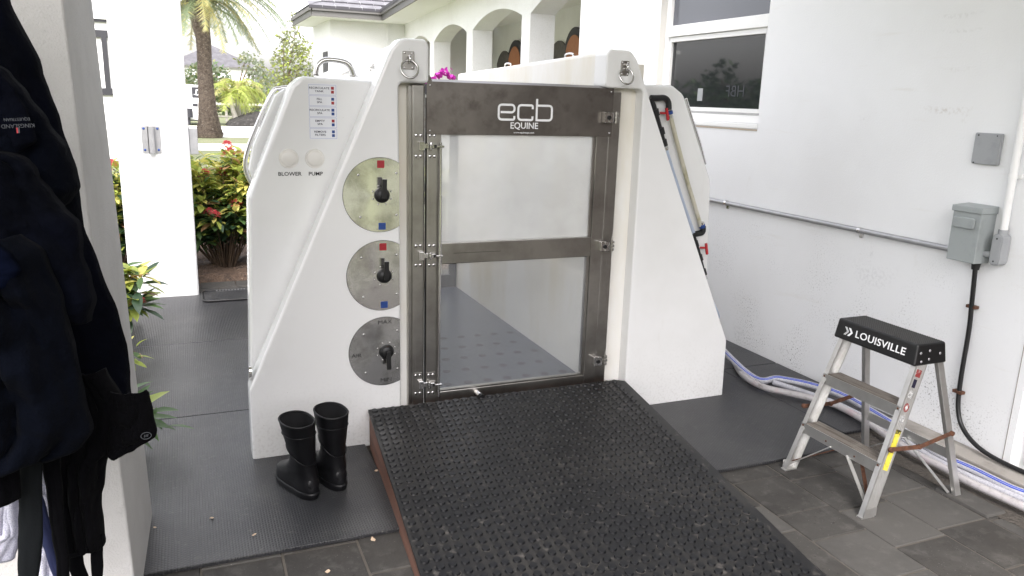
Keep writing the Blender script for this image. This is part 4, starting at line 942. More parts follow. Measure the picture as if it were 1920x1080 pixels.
for z in (.235, .475):
    X = rx(z) - .008; m_ = MB()
    m_.box((X, ryB(z) + .002, z - .05), (X + .003, ryA(z) - .002, z)); m_.box((X + .003, ryB(z) + .02, z - .05), (X + .02, ryA(z) - .02, z - .047))
    st_ = m_.build('step', ALU, ld)
    tr = MB(); tr.box((X + .003, ryB(z) + .026, z - .004), (X + .085, ryA(z) - .026, z))
    for k in range(9): tr.box((X + .006 + k * .009, ryB(z) + .026, z), (X + .010 + k * .009, ryA(z) - .026, z + .0022))
    tr.build('tread', ALUD, st_)
    rv = MB()
    for yy in ((ryB(z) + .012), (ryA(z) - .012)): rv.dome((X - .0002, yy, z - .012), .005, axis=(-1, 0, 0), n=8, m=3, flat=.5)
    if z < .3:
        for yy in (2.36, 2.53): rv.dome((X - .0002, yy, z - .03), .005, axis=(-1, 0, 0), n=8, m=3, flat=.5)
    split_build(rv, 'rivet', RUST, st_)
# rear legs
def rleg(y0_, y1_, x0_=3.16, x1_=2.985, name='rear_leg'):
    m_ = MB(); m_.bar((x0_, y0_, .004), (x1_, y1_, .69), .022, .034, (1, 0, 0)); o = m_.build(name, ALU, ld, bevel=.003)
    MB().box((x0_ - .028, y0_ - .014, 0), (x0_ + .02, y0_ + .014, .005)).build('foot', ALU, o); return o
rleg(2.205, 2.285); rleg(2.735, 2.68)
m_ = MB(); m_.bar((3.115, 2.22, .20), (3.115, 2.725, .20), .004, .045, (0, 0, 1)); m_.build('rear_cross_bar', ALU, ld)
for p, q, mm in (((3.13, 2.225, .015), (3.10, 2.47, .185), ALU), ((3.13, 2.72, .015), (3.10, 2.47, .185), ALU), ((2.60, 2.675, .03), (2.67, 2.50, .19), ALU), ((2.62, 2.22, .05), (2.67, 2.40, .19), ALU), ((2.64, 2.70, .03), (2.70, 2.50, .17), RUST), ((2.66, 2.24, .03), (2.71, 2.36, .19), RUST)):
    m_ = MB(); m_.bar(p, q, .016, .004); m_.build('diagonal_brace', mm, ld)
for yB_, s_ in ((2.215, -1), (2.715, 1)):
    m_ = MB(); m_.bar((2.70, yB_ + s_ * .006, .30), (2.87, yB_ + s_ * .010, .290), .005, .020); m_.bar((2.87, yB_ + s_ * .010, .290), (3.06, yB_ + s_ * .006, .325), .005, .020)
    for q in ((2.70, .30), (2.87, .290), (3.06, .325)): m_.cyl((q[0], yB_ + s_ * .002, q[1]), (q[0], yB_ + s_ * .016, q[1]), .011, n=12)
    m_.build('spreader_bar', RUST, ld, bevel=.001)
# cap
yc0, yc1 = 2.255, 2.700; xc0, xc1 = 2.825, 2.990; zc0, zc1 = .648, .742
m_ = MB(); fl_ = .014
b0 = [(xc0 - fl_, yc0 - .008, zc0), (xc1 + fl_, yc0 - .008, zc0), (xc1 + fl_, yc1 + .008, zc0), (xc0 - fl_, yc1 + .008, zc0)]; b1 = [(xc0, yc0, zc1), (xc1, yc0, zc1), (xc1, yc1, zc1), (xc0, yc1, zc1)]
m_.add(b0 + b1, [(0, 3, 2, 1), (4, 5, 6, 7), (0, 1, 5, 4), (1, 2, 6, 5), (2, 3, 7, 6), (3, 0, 4, 7)])
def capx(m, t, b, tc, pb, cur):
    pass
cap = m_.build('top_cap', BLACK, ld, bevel=.009, seg=3)
tr = MB()
for i in range(13):
    for j in range(36):
        x_ = xc0 + .012 + i * .0115; y_ = yc0 + .012 + j * .0118
        tr.add([(x_, y_, zc1), (x_ + .007, y_, zc1), (x_ + .007, y_ + .0075, zc1), (x_, y_ + .0075, zc1), (x_ + .0035, y_ + .0037, zc1 + .0022)], [(0, 1, 4), (1, 2, 4), (2, 3, 4), (3, 0, 4)])
tr.build('tread_pattern', mat('worn_cap_top', (.035, .033, .031), .6), cap)
nf = Vector((xc0 - fl_ - xc0, 0, zc0 - zc1)).normalized()   # down the front face
fo = Vector(((xc0 + xc0 - fl_) / 2 - .0012, 2.475, (zc0 + zc1) / 2 - .001))
M_ = basis(fo, (0, -1, 0), -nf)
text('lettering', 'LOUISVILLE', .046, LETTER, M_ @ Matrix.Translation((.030, 0, 0)), cap, sx=1.15, extrude=.0006, bold=.0004, spacing=1.05)
em = MB()
for k, (o_, w_) in enumerate(((0, .013), (-.016, .004), (-.023, .004))):
    M2 = M_ @ Matrix.Translation((-.140 + o_ * .95, 0, 0)) @ Matrix.Scale(1.0, 4)
    vs = [(-.013 + 0, .019), (0 - .013 + w_, .019), (.012 - .013 + w_ * 1.0 + .004, 0), (-.013 + w_, -.019), (-.013, -.019), (.004, 0)]
    em.add([M2 @ Vector((a, b, 0)) for a, b in vs] + [M2 @ Vector((a, b, .0008)) for a, b in vs], [(6, 7, 8, 11), (11, 8, 9, 10), (0, 5, 2, 1), (5, 4, 3, 2)])
em.build('arrow_emblem', LETTER, cap)
rv = MB()
for x_, z_ in ((2.84, .705), (2.845, .668), (2.892, .712), (2.89, .675), (2.955, .695)): rv.dome((x_, yc0 - .004 - .0045 * (zc1 - z_) / .05, z_), .0065, n=10, m=3, flat=.4)
split_build(rv, 'rivet', COND, cap)
# stickers on the near rail side
def stick(t0, t1, c0, c1, m, name):
    a = Vector((xf0, yfB0, .004)); b = Vector((xf1, yfB1, zt0)); d = b - a; back = Vector((1, 0, 0)) - d.normalized() * d.normalized().x; back.normalize()
    vs = [a + d * t + back * c + Vector((0, -.0020, 0)) for t, c in ((t0, c0), (t0, c1), (t1, c1), (t1, c0))]
    MB().add(vs + [v + Vector((0, .0008, 0)) for v in vs], [(0, 1, 2, 3), (4, 7, 6, 5), (0, 4, 5, 1), (1, 5, 6, 2), (2, 6, 7, 3), (3, 7, 4, 0)]).build(name, m, rB)
stick(.30, .52, .016, .046, YEL, 'yellow_sticker'); stick(.52, .545, .016, .046, mat('black_yellow_header', (.05, .045, .01), .5, n=[(120, (.5, .42, .05), .55, .6, 2)]), 'sticker_header')
stick(.865, .91, .012, .042, STKR, 'danger_sticker'); stick(.80, .85, .014, .034, INK, 'hand_symbol'); stick(.735, .78, .010, .040, STKG, 'small_print'); stick(.59, .63, .012, .038, STKG, 'small_print')
# round red sticker
a = Vector((xf0, yfB0, .004)); b = Vector((xf1, yfB1, zt0)); d = b - a; back = Vector((1, 0, 0)) - d.normalized() * d.normalized().x; back.normalize()
c = a + d * .68 + back * .026 + Vector((0, -.0022, 0)); dn = d.normalized()
rg_ = MB(); rg_.add([c + dn * .020 * math.cos(q) + back * .016 * math.sin(q) for q in [i * math.pi / 12 for i in range(24)]], [tuple(range(24))]); rg_.build('round_red_sticker', STKR, rB)
c = c + Vector((0, -.0006, 0)); rg_ = MB(); rg_.add([c + dn * .013, c + back * .010, c - dn * .013, c - back * .010], [(0, 1, 2, 3)]); rg_.build('diamond_symbol', STK, rB)

# ================================================================== PILLARS
t = thing('square_pillar', 'square bright white pillar standing before the flower bed', 'pillar', (-.23, 7.1, 0))
p = rpoly([(-.49, 6.9), (.035, 6.9), (.035, 7.42), (-.49, 7.42)], .03, 3); MB().prism(p, 'z', -.05, 3.6).build('shaft', WHITE, t)
def bracket(x0_, y0_, z0_, ax):
    if ax == 'y':
        q0 = fy(264, 236, 6.9); q1 = fy(303, 287, 6.9)
        t_ = thing('wall_bracket', 'aluminium channel bracket screwed to the front of the white pillar', 'bracket', (q0.x, 6.9, q1.z), 'channel brackets on the pillar')
        m_ = MB(); x0_, x1_, za, zb = q0.x, q1.x, q1.z, q0.z
        m_.box((x0_, 6.893, za), (x1_, 6.8985, zb)); m_.box((x0_ + .045, 6.86, za), (x0_ + .051, 6.893, zb)); m_.box((x1_ - .051, 6.86, za), (x1_ - .045, 6.893, zb)); m_.box((x0_ + .045, 6.86, za), (x0_ + .085, 6.864, zb)); m_.build('channel', COND, t_)
        s = MB()
        for xx in (x0_ + .018, x1_ - .018):
            for zz in (za + .025, zb - .02): s.dome((xx, 6.893, zz), .010, n=8, m=3, flat=.5)
        split_build(s, 'screw', BLUE, t_)
    else:
        t_ = thing('wall_bracket', 'aluminium channel bracket on the side of the white pillar facing the spa', 'bracket', (.04, 7.0, 1.2), 'channel brackets on the pillar')
        q0 = fx(348, 237, .0365); MB().box((.036, 6.93, 1.19), (.10, 7.12, 1.40)).build('channel', COND, t_, bevel=.004)
bracket(0, 0, 0, 'y'); bracket(0, 0, 0, 'x')
t = thing('stucco_pier', 'grey shaded stucco pier in the left foreground behind the hanging rugs', 'pier', (-.6, 3.0, 0))
def pface(v, yv): return -.225
rings = []
for z in (-.05, 3.6):
    n0, n1, f0, f1 = fy(118, 0, 2.55), fy(252, 1080, 2.55), fy(172, 0, 3.2), fy(286, 964, 3.2)
    xn = n1.x + (n0.x - n1.x) * (z - n1.z) / (n0.z - n1.z); xf = f1.x + (f0.x - f1.x) * (z - f1.z) / (f0.z - f1.z)
    rings.append([Vector((-1.6, 2.55, z)), Vector((xn, 2.55, z)), Vector((xf, 3.2, z)), Vector((-1.6, 3.2, z))])
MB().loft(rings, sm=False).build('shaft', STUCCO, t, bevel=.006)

# ================================================================== LEFT SCREEN OF CLOTH
def pl_interp(rows, v):
    for i in range(len(rows) - 1):
        if rows[i][0] <= v <= rows[i + 1][0]:
            f = (v - rows[i][0]) / (rows[i + 1][0] - rows[i][0]); f = f * f * (3 - 2 * f) * .5 + f * .5
            return [rows[i][k] + (rows[i + 1][k] - rows[i][k]) * f for k in (1, 2)]
    return rows[-1][1:3]
def drape(name, rows, y, m, parent=None, bulge=.1, fold=.03, freq=4, seed=0, slant=0, nx=50, nz=80, th=.006, drift=0):
    """a hanging cloth: its outline measured at depth y, pushed out into folds"""
    v0, v1 = rows[0][0], rows[-1][0]; vs = []
    for j in range(nz + 1):
        v = v0 + (v1 - v0) * j / nz; uL, uR = pl_interp(rows, v)
        uR += 2.5 * noise.noise((v * .03, seed, 1)); uL += 2.5 * noise.noise((v * .03, seed, 5))
        for i in range(nx + 1):
            s_ = i / nx; u = uL + (uR - uL) * s_; base = fy(u, v, y)
            e = math.sin(math.pi * min(max(s_, 0), 1)) ** .55
            ph = s_ * freq + slant * j / nz + .9 * noise.noise((s_ * 2, j / nz * 2.3, seed))
            f = abs(math.sin(math.pi * ph)) ** 1.3 * .9 - .5 + .6 * noise.noise((s_ * 5 + seed, j / nz * 6, seed * 3)) + .25 * noise.noise((s_ * 13, j / nz * 15, seed))
            wr = 1 - abs(2 * ((s_ * freq * 2.3 + 1.7 * slant * j / nz + .8 * noise.noise((s_ * 3, j / nz * 4, seed + 5))) % 1) - 1)
            d = bulge * e + fold * f * e + drift * j / nz + .35 * fold * wr ** 2 * e
            # push towards the viewer along -y
            vs.append((base.x, base.y - d, base.z))
    W = nx + 1; mb = MB(); mb.add(vs, [(j * W + i, j * W + i + 1, (j + 1) * W + i + 1, (j + 1) * W + i) for j in range(nz) for i in range(nx)], 0, True)
    o = mb.build(name, m, parent, recalc=False)
    sd = o.modifiers.new('solid', 'SOLIDIFY'); sd.thickness = th; sd.offset = -1
    return o
c1 = drape('horse_rug', [(-160, -260, -40), (0, -260, 14), (130, -260, 75), (230, -260, 110), (320, -260, 140), (420, -260, 152), (500, -260, 183), (600, -260, 222), (650, -260, 236), (735, -260, 243), (800, -260, 235), (850, -260, 205), (880, -260, 170)], 2.18, NAVY, bulge=.10, fold=.05, freq=5, seed=1.3, slant=-1.2)
tag(c1, 'large navy wool horse rug hanging furthest back against the pier', 'horse rug', 'horse rugs hanging at the left')
t = thing('horse_rug', 'navy rug slung in front, with an upside-down embroidered maker name', 'horse rug', fy(30, 260, 1.96), 'horse rugs hanging at the left')
k1 = drape('rug_cloth', [(110, -260, -30), (140, -260, 18), (180, -260, 52), (230, -260, 88), (280, -260, 126), (320, -260, 142), (350, -260, 145), (372, -260, 132), (392, -260, 105)], 2.02, NAVY2, t, bulge=.11, fold=.04, freq=4, seed=4.1, slant=1.2)
k2 = drape('rug_flap', [(140, -200, 2), (170, -200, 28), (210, -200, 48), (245, -200, 62), (262, -200, 66), (276, -200, 44), (292, -200, 10), (300, -200, -40)], 1.93, NAVY, t, bulge=.02, fold=.012, freq=2.2, seed=2.2)
def plane_at(u, v, y): return fy(u, v, y)
c_ = fy(33, 232, 1.893)
MT = basis(c_, (-1, .05, -.06), (0, 0, -1))
text('lettering', 'KINGSLAND', .0115, GREYL, MT @ Matrix.Translation((0, .004, 0)), t, sx=.95); text('lettering', 'EQUESTRIAN', .0085, GREYL, MT @ Matrix.Translation((0, -.009, 0)), t, sx=.95)
q = fy(35, 243, 1.893); MB().box((q.x - .004, q.y, q.z - .007), (q.x - .0015, q.y + .001, q.z + .004)).build('red_mark', RED, t); MB().box((q.x - .001, q.y, q.z - .007), (q.x + .0015, q.y + .001, q.z + .004)).build('pale_mark', GREYL, t)
GR = 'horse rugs hanging at the left'
tag(drape('fleece_rug', [(285, -260, -20), (292, -260, 30), (300, -260, 50), (318, -260, 66), (332, -260, 70), (360, -260, 95), (392, -260, 120), (420, -260, 147), (470, -260, 152), (520, -260, 166), (560, -260, 176), (600, -260, 168)], 1.90, NAVY, bulge=.09, fold=.05, freq=4, seed=7.7, slant=-1.5), 'thick navy fleece rug folded over diagonally below the embroidered one', 'horse rug', GR)
tag(drape('quilted_rug', [(440, -260, 40), (470, -260, 80), (560, -260, 115), (640, -260, 135), (700, -260, 148), (760, -260, 160), (800, -260, 172), (835, -260, 150), (850, -260, 110)], 1.82, NAVY2, bulge=.10, fold=.055, freq=5, seed=11.1, slant=-.8), 'dark navy quilted rug hanging lowest in the bundle', 'horse rug', GR)
tag(drape('cooler_rug', [(455, -260, -10), (480, -260, 18), (505, -260, 36), (530, -260, 20), (555, -260, -15)], 1.74, mat('blue_navy_cloth', (.0018, .003, .009), .95, spec=.03), bulge=.05, fold=.02, freq=2, seed=15.5), 'small patch of brighter blue rug at the far left edge', 'horse rug', GR)
drop = thing('black_rug', 'black rug with a sticking out flap and torn lower edge beside the pier', 'horse rug', fy(150, 850, 1.9), GR)
drape('rug_cloth', [(690, 70, 195), (760, 75, 235), (840, 85, 212), (850, 90, 197), (905, 100, 192), (925, 105, 186), (1000, 115, 192), (1014, 118, 195), (1018, 120, 150)], 2.00, BLACKC, drop, bulge=.05, fold=.03, freq=3, seed=21)
drape('rug_flap', [(732, 205, 270), (738, 205, 276), (770, 205, 283), (806, 205, 290), (815, 205, 288), (838, 205, 252), (844, 205, 236), (852, 205, 218)], 1.97, BLACKC, drop, bulge=.02, fold=.012, freq=1.5, seed=22)
q = fy(274, 817, 1.945)
lg = MB(); M2 = basis(q, (1, 0, .08), (0, 0, 1)); stroke(lg, [Vector((.0115 * math.cos(a), .0085 * math.sin(a))) for a in [i * math.pi / 12 for i in range(24)]], .0014, .0008, M2, closed=True)
for k in (-1, 0, 1): stroke(lg, [Vector((k * .0035 - .001, -.003)), Vector((k * .0035 + .001, .003))], .0016, .0008, M2)
lg.build('round_logo', GREYL, drop)
# straps
def strap(label, rows, y, m, name='rug_strap', seed=0):
    return tag(drape(name, rows, y, m, bulge=.006, fold=.004, freq=1, seed=seed, nx=8, nz=40, th=.003), label, 'strap', 'rug straps dangling below the rugs')
strap('wide dark green webbing strap hanging in the middle of the left corner', [(800, 40, 82), (900, 36, 78), (1000, 36, 80), (1100, 34, 70), (1180, 30, 60)], 1.85, TEAL, seed=1)
strap('narrow dark strap hanging directly right of the white mesh', [(830, 76, 110), (950, 92, 118), (1060, 108, 128), (1180, 120, 140)], 1.88, BLACKC, seed=2)
strap('blue webbing strap slanting behind the green one', [(840, 30, 42), (960, 60, 88), (1040, 88, 108), (1100, 108, 124), (1180, 126, 142)], 1.93, BLUEW, seed=3)
strap('left branch of the forked black strap under the black rug', [(1000, 118, 146), (1050, 128, 156), (1100, 140, 168), (1180, 150, 180)], 1.96, BLACKC, seed=4)
strap('right branch of the forked black strap under the black rug', [(1000, 170, 190), (1040, 172, 192), (1100, 174, 192), (1180, 172, 192)], 1.97, BLACKC, seed=5)
tag(drape('mesh_cooler', [(560, -60, 8), (700, -40, 20), (800, -20, 30), (880, 0, 36), (990, -20, 40), (1000, -60, 36), (1045, -120, 24)], 2.05, MESHW, bulge=.03, fold=.02, freq=2, seed=31), 'white mesh cooler rug peeking out at the bottom left corner', 'horse rug', GR)
tag(drape('mesh_lining', [(820, 60, 82), (900, 62, 98), (980, 66, 110), (1060, 70, 118), (1180, 75, 126)], 2.02, MESHW, bulge=.02, fold=.02, freq=2, seed=33), 'strip of pale lilac mesh cloth between two dark straps', 'horse rug', GR)
tag(drape('dark_rug', [(660, -120, 10), (760, -100, 22), (860, -90, 32), (930, -100, 36), (938, -120, 20), (945, -130, 0)], 1.80, BLACKC, bulge=.03, fold=.02, freq=2, seed=35), 'black cloth hanging in front of the white mesh at the far left', 'horse rug', GR)

# ================================================================== PLANTS
def leaf(mb, p, d, up, L, Wd, mi, curl=.2, fold=.25):
    d = Vector(d).normalized(); up = Vector(up); s_ = d.cross(up)
    if s_.length < 1e-4: s_ = Vector((1, 0, 0))
    s_.normalize(); n_ = s_.cross(d).normalized()
    P = Vector(p); pts = []
    prof = ((0, 0.02), (.25, .75), (.55, 1), (.82, .6), (1, .02))
    mid = [P + d * (L * t) - n_ * (curl * L * t * t) for t, _ in prof]
    lft = [m + s_ * (Wd * w_ * .5) + n_ * (fold * Wd * w_ * .5) for m, (_, w_) in zip(mid, prof)]; rgt = [m - s_ * (Wd * w_ * .5) + n_ * (fold * Wd * w_ * .5) for m, (_, w_) in zip(mid, prof)]
    mb.add(mid + lft + rgt, [(i, i + 1, i + 6, i + 5) for i in range(4)] + [(i, i + 10, i + 11, i + 1) for i in range(4)], mi, True)
def shrub(label, c, r, h, n, seed, mats, wts, L=.115, Wd=.052, flowers=0, group='flowering shrubs in the bed', name='croton_shrub', fl_mat=LR, z0=.1, cat='shrub'):
    rr = random.Random(seed); t = thing(name, label, cat, (c[0], c[1], 0), group); C_ = Vector((c[0], c[1], 0))
    st_ = MB(); mb = MB(); tips = []
    for k in range(max(10, n // 36)):
        a = rr.uniform(0, 2 * math.pi); q = rr.uniform(.1, 1) ** .6; zz = z0 + (h - z0) * rr.uniform(.22, 1) ** .8
        e = C_ + Vector((math.cos(a) * r * q, math.sin(a) * r * q * .8, zz * (1 - .25 * q * q))); b = C_ + Vector((math.cos(a) * r * .2 * q, math.sin(a) * r * .2 * q, .02))
        m1 = (b + e) / 2 + Vector((rr.uniform(-.04, .04), rr.uniform(-.04, .04), rr.uniform(-.02, .06)))
        st_.tube(smooth_path([b, m1, e], 3), [.006, .0055, .005, .0045, .004, .003, .002], 5); tips.append((m1, e))
    per = max(1, n // len(tips))
    for (m1, e) in tips:
        yel = rr.random()
        for k in range(per):
            f = rr.uniform(.0, 1.05) ** .6; p = m1.lerp(e, f); a = rr.uniform(0, 2 * math.pi); el = rr.uniform(-.4, .9)
            d = Vector((math.cos(a) * math.cos(el), math.sin(a) * math.cos(el), math.sin(el)))
            p = p + d * rr.uniform(0, .06); hz = (p.z - z0) / (h - z0)
            w_ = [x_ for x_ in wts(hz, yel)]; mi = rr.choices(range(len(mats)), w_)[0]; s_ = rr.uniform(.7, 1.25)
            leaf(mb, p, d, (rr.uniform(-.3, .3), rr.uniform(-.3, .3), 1), L * s_, Wd * s_, mi, rr.uniform(.05, .45))
    mb.build('foliage', mats, t, recalc=False); st_.build('stems', TWIG, t)
    for k in range(flowers):
        m1, e = rr.choice(tips[len(tips) // 4:]); fm = MB(); c0 = e + Vector((rr.uniform(-.03, .03), -.03, .03))
        for j in range(60):
            a = rr.uniform(0, 2 * math.pi); el = rr.uniform(-.2, 1.5); d = Vector((math.cos(a) * math.cos(el), math.sin(a) * math.cos(el), math.sin(el)))
            leaf(fm, c0 + d * .038, d + Vector((rr.uniform(-.6, .6), rr.uniform(-.6, .6), rr.uniform(-.3, .6))), (.3, .2, 1), .026, .02, 0, .1)
        fm.build('flower_head', fl_mat, t, recalc=False)
    return t
LM = [LG, LD, LY, LYG, LO]
def w_cr(hz, y):
    if hz > .6: return (1.2, .2, 3.5, 4.5, .5)
    if hz > .4: return (3, 1.2, 1.8, 3, .7)
    return (5, 3.5, .2, 1.0, .3)
shrub('dense croton with yellow tops and red flower heads between pillar and spa', (.30, 7.95), .46, 1.26, 3600, 1, LM, w_cr, flowers=14)
shrub('yellow and green shrub with red flowers partly behind the spa edge', (.80, 8.05), .46, 1.24, 3200, 2, LM, w_cr, flowers=12)
shrub('green shrub growing behind the white pillar', (-.15, 8.15), .44, 1.2, 2400, 3, LM, w_cr, flowers=2)
shrub('yellow leaved shrub with red flowers seen left of the white pillar', (-.68, 7.9), .4, 1.12, 2400, 4, LM, w_cr, flowers=9)
shrub('green shrub seen through the far end of the spa', (1.75, 8.2), .5, 1.15, 1500, 6, LM, w_cr, flowers=2)
shrub('tall green shrub behind the spa near the arcade', (2.6, 8.4), .5, 1.25, 500, 8, LM, w_cr, flowers=0)
def w_l(hz, y): return (3, 2.2, 2.4 if hz > .5 else .3, 2.6, .3)
shrub('low croton with long yellow and green leaves at the foot of the stucco pier', (-.60, 6.05), .26, .58, 260, 11, LM, w_l, L=.17, Wd=.062, flowers=1, group='crotons beside the pier', z0=.08)
shrub('small croton showing only a few leaves beyond the pier edge', (-.50, 4.9), .17, .30, 60, 12, LM, w_l, L=.10, Wd=.04, group='crotons beside the pier', z0=.05)
shrub('low plant with a drooping leaf nearest the foot of the pier', (-.36, 3.85), .17, .30, 60, 13, [LG, LYG, LYG, LG, LG], w_l, L=.14, Wd=.045, group='crotons beside the pier', z0=.05)
# bougainvillea sprig behind the header
t = thing('bougainvillea', 'magenta bougainvillea sprig peeping over the steel header panel', 'plant', (1.35, 4.6, 0))
fm = MB(); rr = random.Random(9); stm = MB()
for (u, v, sp_, nn) in ((818, 142, 9, 16), (828, 137, 9, 22), (844, 141, 8, 18), (808, 150, 6, 12), (803, 157, 5, 10), (848, 150, 5, 8)):
    for k in range(nn):
        c0 = fy(u + rr.gauss(0, sp_ * .4), v + rr.gauss(0, sp_ * .3), 8.3 + rr.uniform(-.05, .05)); a = rr.uniform(0, 6.3); el = rr.uniform(-1, 1.3)
        leaf(fm, c0, (math.cos(a) * math.cos(el), math.sin(a) * math.cos(el), math.sin(el)), (rr.random(), rr.random(), 1), .05, .04, 0, .2)
t.location = (2.2, 8.3, 0)
fm.build('bracts', LPK, t, recalc=False)
for u in (812, 828, 842):
    e = fy(u, 150, 8.3); stm.tube(smooth_path([(2.2, 8.3, 0), (2.25, 8.3, 1.0), tuple(e)], 4), .006, 5)
stm.build('stems', TWIG, t)

# date palm
PB = fz(395, 257, -.05); k_ = PB.y
pt = thing('date_palm', 'tall palm with a rough leaf scarred trunk on the lawn strip', 'palm tree', (PB.x, PB.y, -.07))
def ppt(u, v): p = fy(u, v, PB.y); return p
tr = MB(); prof = [(392, 257, 24), (392, 250, 21), (392, 235, 17), (390, 215, 14.5), (388, 190, 12.5), (386, 160, 11.5), (384, 130, 10.5), (383, 100, 10.5), (381, 75, 11), (377, 55, 13), (374, 35, 16), (373, 15, 19), (373, -5, 16), (373, -20, 8)]
pp = [ppt(u, v) for u, v, w_ in prof]; sc = PB.y / F
tr.tube(smooth_path(pp, 3), [x_ for i in range(len(prof) - 1) for x_ in [(prof[i][2] + (prof[i + 1][2] - prof[i][2]) * k / 3) * sc * .92 for k in range(3)]] + [prof[-1][2] * sc], 18)
rr = random.Random(4)
path = smooth_path(pp, 14); rad = [x_ for i in range(len(prof) - 1) for x_ in [(prof[i][2] + (prof[i + 1][2] - prof[i][2]) * k / 14) * sc for k in range(14)]] + [prof[-1][2] * sc]
for i, p in enumerate(path):      # leaf-base scales
    for k in range(9):
        a = 2 * math.pi * (k + .5 * (i % 2)) / 9 + rr.uniform(-.1, .1); o_ = Vector((math.cos(a), math.sin(a), 0)); r_ = rad[i] * .9; q = p + o_ * r_; ln = .13 if i < 130 else .22
        s_ = Vector((-math.sin(a), math.cos(a), 0)) * r_ * .30; tip = q + o_ * .06 + Vector((0, 0, ln)) 
        tr.add([q - s_, q + s_, tip + s_ * .5, tip - s_ * .5, q + Vector((0, 0, ln * .8))], [(0, 1, 2, 3), (0, 3, 4), (1, 4, 2)])
tr.build('trunk', TRUNK, pt)
cr = MB(); crown = ppt(373, -6)
def frond(mb, base, az, el, L, droop, mats_i, rr, lw=.32, nseg=22):
    d = Vector((math.cos(az) * math.cos(el), math.sin(az) * math.cos(el), math.sin(el))); p = Vector(base); pts = [p.copy()]
    for k in range(nseg):
        d = (d + Vector((0, 0, -droop / nseg))).normalized(); p = p + d * (L / nseg); pts.append(p.copy())
    mb.tube(pts, [.035 * (1 - .9 * i / nseg) for i in range(nseg + 1)], 4, mi=mats_i)
    for i in range(2, nseg + 1):
        t_ = (pts[i] - pts[i - 1]).normalized(); sd = t_.cross(Vector((0, 0, 1)));
        if sd.length < .01: sd = Vector((1, 0, 0))
        sd.normalize(); f = i / nseg; ll = lw * (math.sin(math.pi * (f * .85 + .1)) ** .6) + .03
        for rep in range(3):
            for s_ in (-1, 1):
                q = pts[i - 1].lerp(pts[i], rep / 3); dr = (sd * s_ + t_ * .7 + Vector((rr.uniform(-.2, .2), rr.uniform(-.2, .2), rr.uniform(-.75, .15)))).normalized()
                nn = dr.cross(t_).normalized(); e = q + dr * ll * rr.uniform(.8, 1.1) + Vector((0, 0, -.06 * rr.random())); wv = t_ * .02
                mb.add([q - wv, q + wv, e], [(0, 1, 2)], mats_i if rr.random() < .85 else (mats_i + 1) % 2)
for k in range(64):
    az = 2 * math.pi * k * .618 + rr.uniform(-.2, .2); el = rr.uniform(-.25, 1.35); L = rr.uniform(2.5, 3.4); frond(cr, crown + Vector((0, 0, rr.uniform(-.3, .3))), az, max(el, .15), L, 1.3 + .8 * rr.random(), 0 if rr.random() < .72 else 1, rr, .42)
for az in (-.15, .1, .25, -.35): frond(cr, crown + Vector((0, 0, .1)), az, .55, 3.9, 1.9, 0, rr, .42)
cr.build('crown', [LPF, LPY], pt, recalc=False)

# adonidia palms
def small_palm(label, ub, vb, ut, vt, seed, Y):
    rr = random.Random(seed); b = fy(ub, vb, Y); b.z = -.07; tp = fy(ut, vt, Y); t = thing('small_palm', label, 'palm tree', tuple(b), 'three small palms on the far lawn')
    MB().tube(smooth_path([b, b.lerp(tp, .5) + Vector(((ub - ut) * -.004, 0, 0)), tp], 5), [.17 - .08 * i / 10 for i in range(11)], 10).build('trunk', TRUNKP, t)
    m_ = MB()
    for k in range(17): frond(m_, tp, 2 * math.pi * k * .618 + rr.random() * .4, rr.uniform(.1, 1.3), rr.uniform(1.3, 1.9), 2.4, 0 if rr.random() < .65 else 1, rr, .55, 10)
    m_.build('crown', [LYG, LPY], t, recalc=False); return t
small_palm('leftmost small palm of three, leaning left', 446, 232, 432, 178, 1, 45); small_palm('middle small palm of three, upright trunk', 449, 232, 445, 165, 2, 46); small_palm('rightmost small palm of three, leaning right', 455, 230, 464, 172, 3, 47)

def tree(name, label, base, blobs, n, ls, mats, seed, group, trunk=None, lw=.5, cat='tree'):
    rr = random.Random(seed); t = thing(name, label, cat, base, group); m_ = MB()
    tot = sum(b[3] ** 2 for b in blobs)
    for (bx, by, bz, br) in blobs:
        k = int(n * br * br / tot)
        for i in range(k):
            v = Vector((rr.gauss(0, 1), rr.gauss(0, 1), rr.gauss(0, 1))).normalized() * br * rr.uniform(.3, 1) ** .5; p = Vector((bx, by, bz)) + v
            if noise.noise(p * (1.6 / max(br, .3))) < -.12: continue
            a = rr.uniform(0, 6.3); el = rr.uniform(-1, 1); s_ = ls * rr.uniform(.6, 1.3)
            d = Vector((math.cos(a) * math.cos(el), math.sin(a) * math.cos(el), math.sin(el))); q = d.cross(Vector((rr.random(), rr.random(), rr.random()))).normalized() * s_ * lw * .5
            m_.add([p, p + d * s_ * .5 + q, p + d * s_, p + d * s_ * .5 - q], [(0, 1, 2, 3)], rr.choices(range(len(mats)), [3] + [1.2] * (len(mats) - 1))[0])
    m_.build('crown', mats, t, recalc=False)
    k_ = MB()
    for (bx, by, bz, br) in blobs:
        k_.tube(smooth_path([base, ((base[0] * 2 + bx) / 3, base[1], base[2] + (bz - base[2]) * .5), (bx, by, bz)], 3), [x_ * (trunk or .1) for x_ in (1, .9, .75, .6, .45, .3, .15)], 6)
    k_.build('trunk', TWIG, t); return t
def B(l, Y): return [(*fy(u, v, Y + dy), r) for u, v, r, dy in l]
g = 'garden trees beyond the fence'
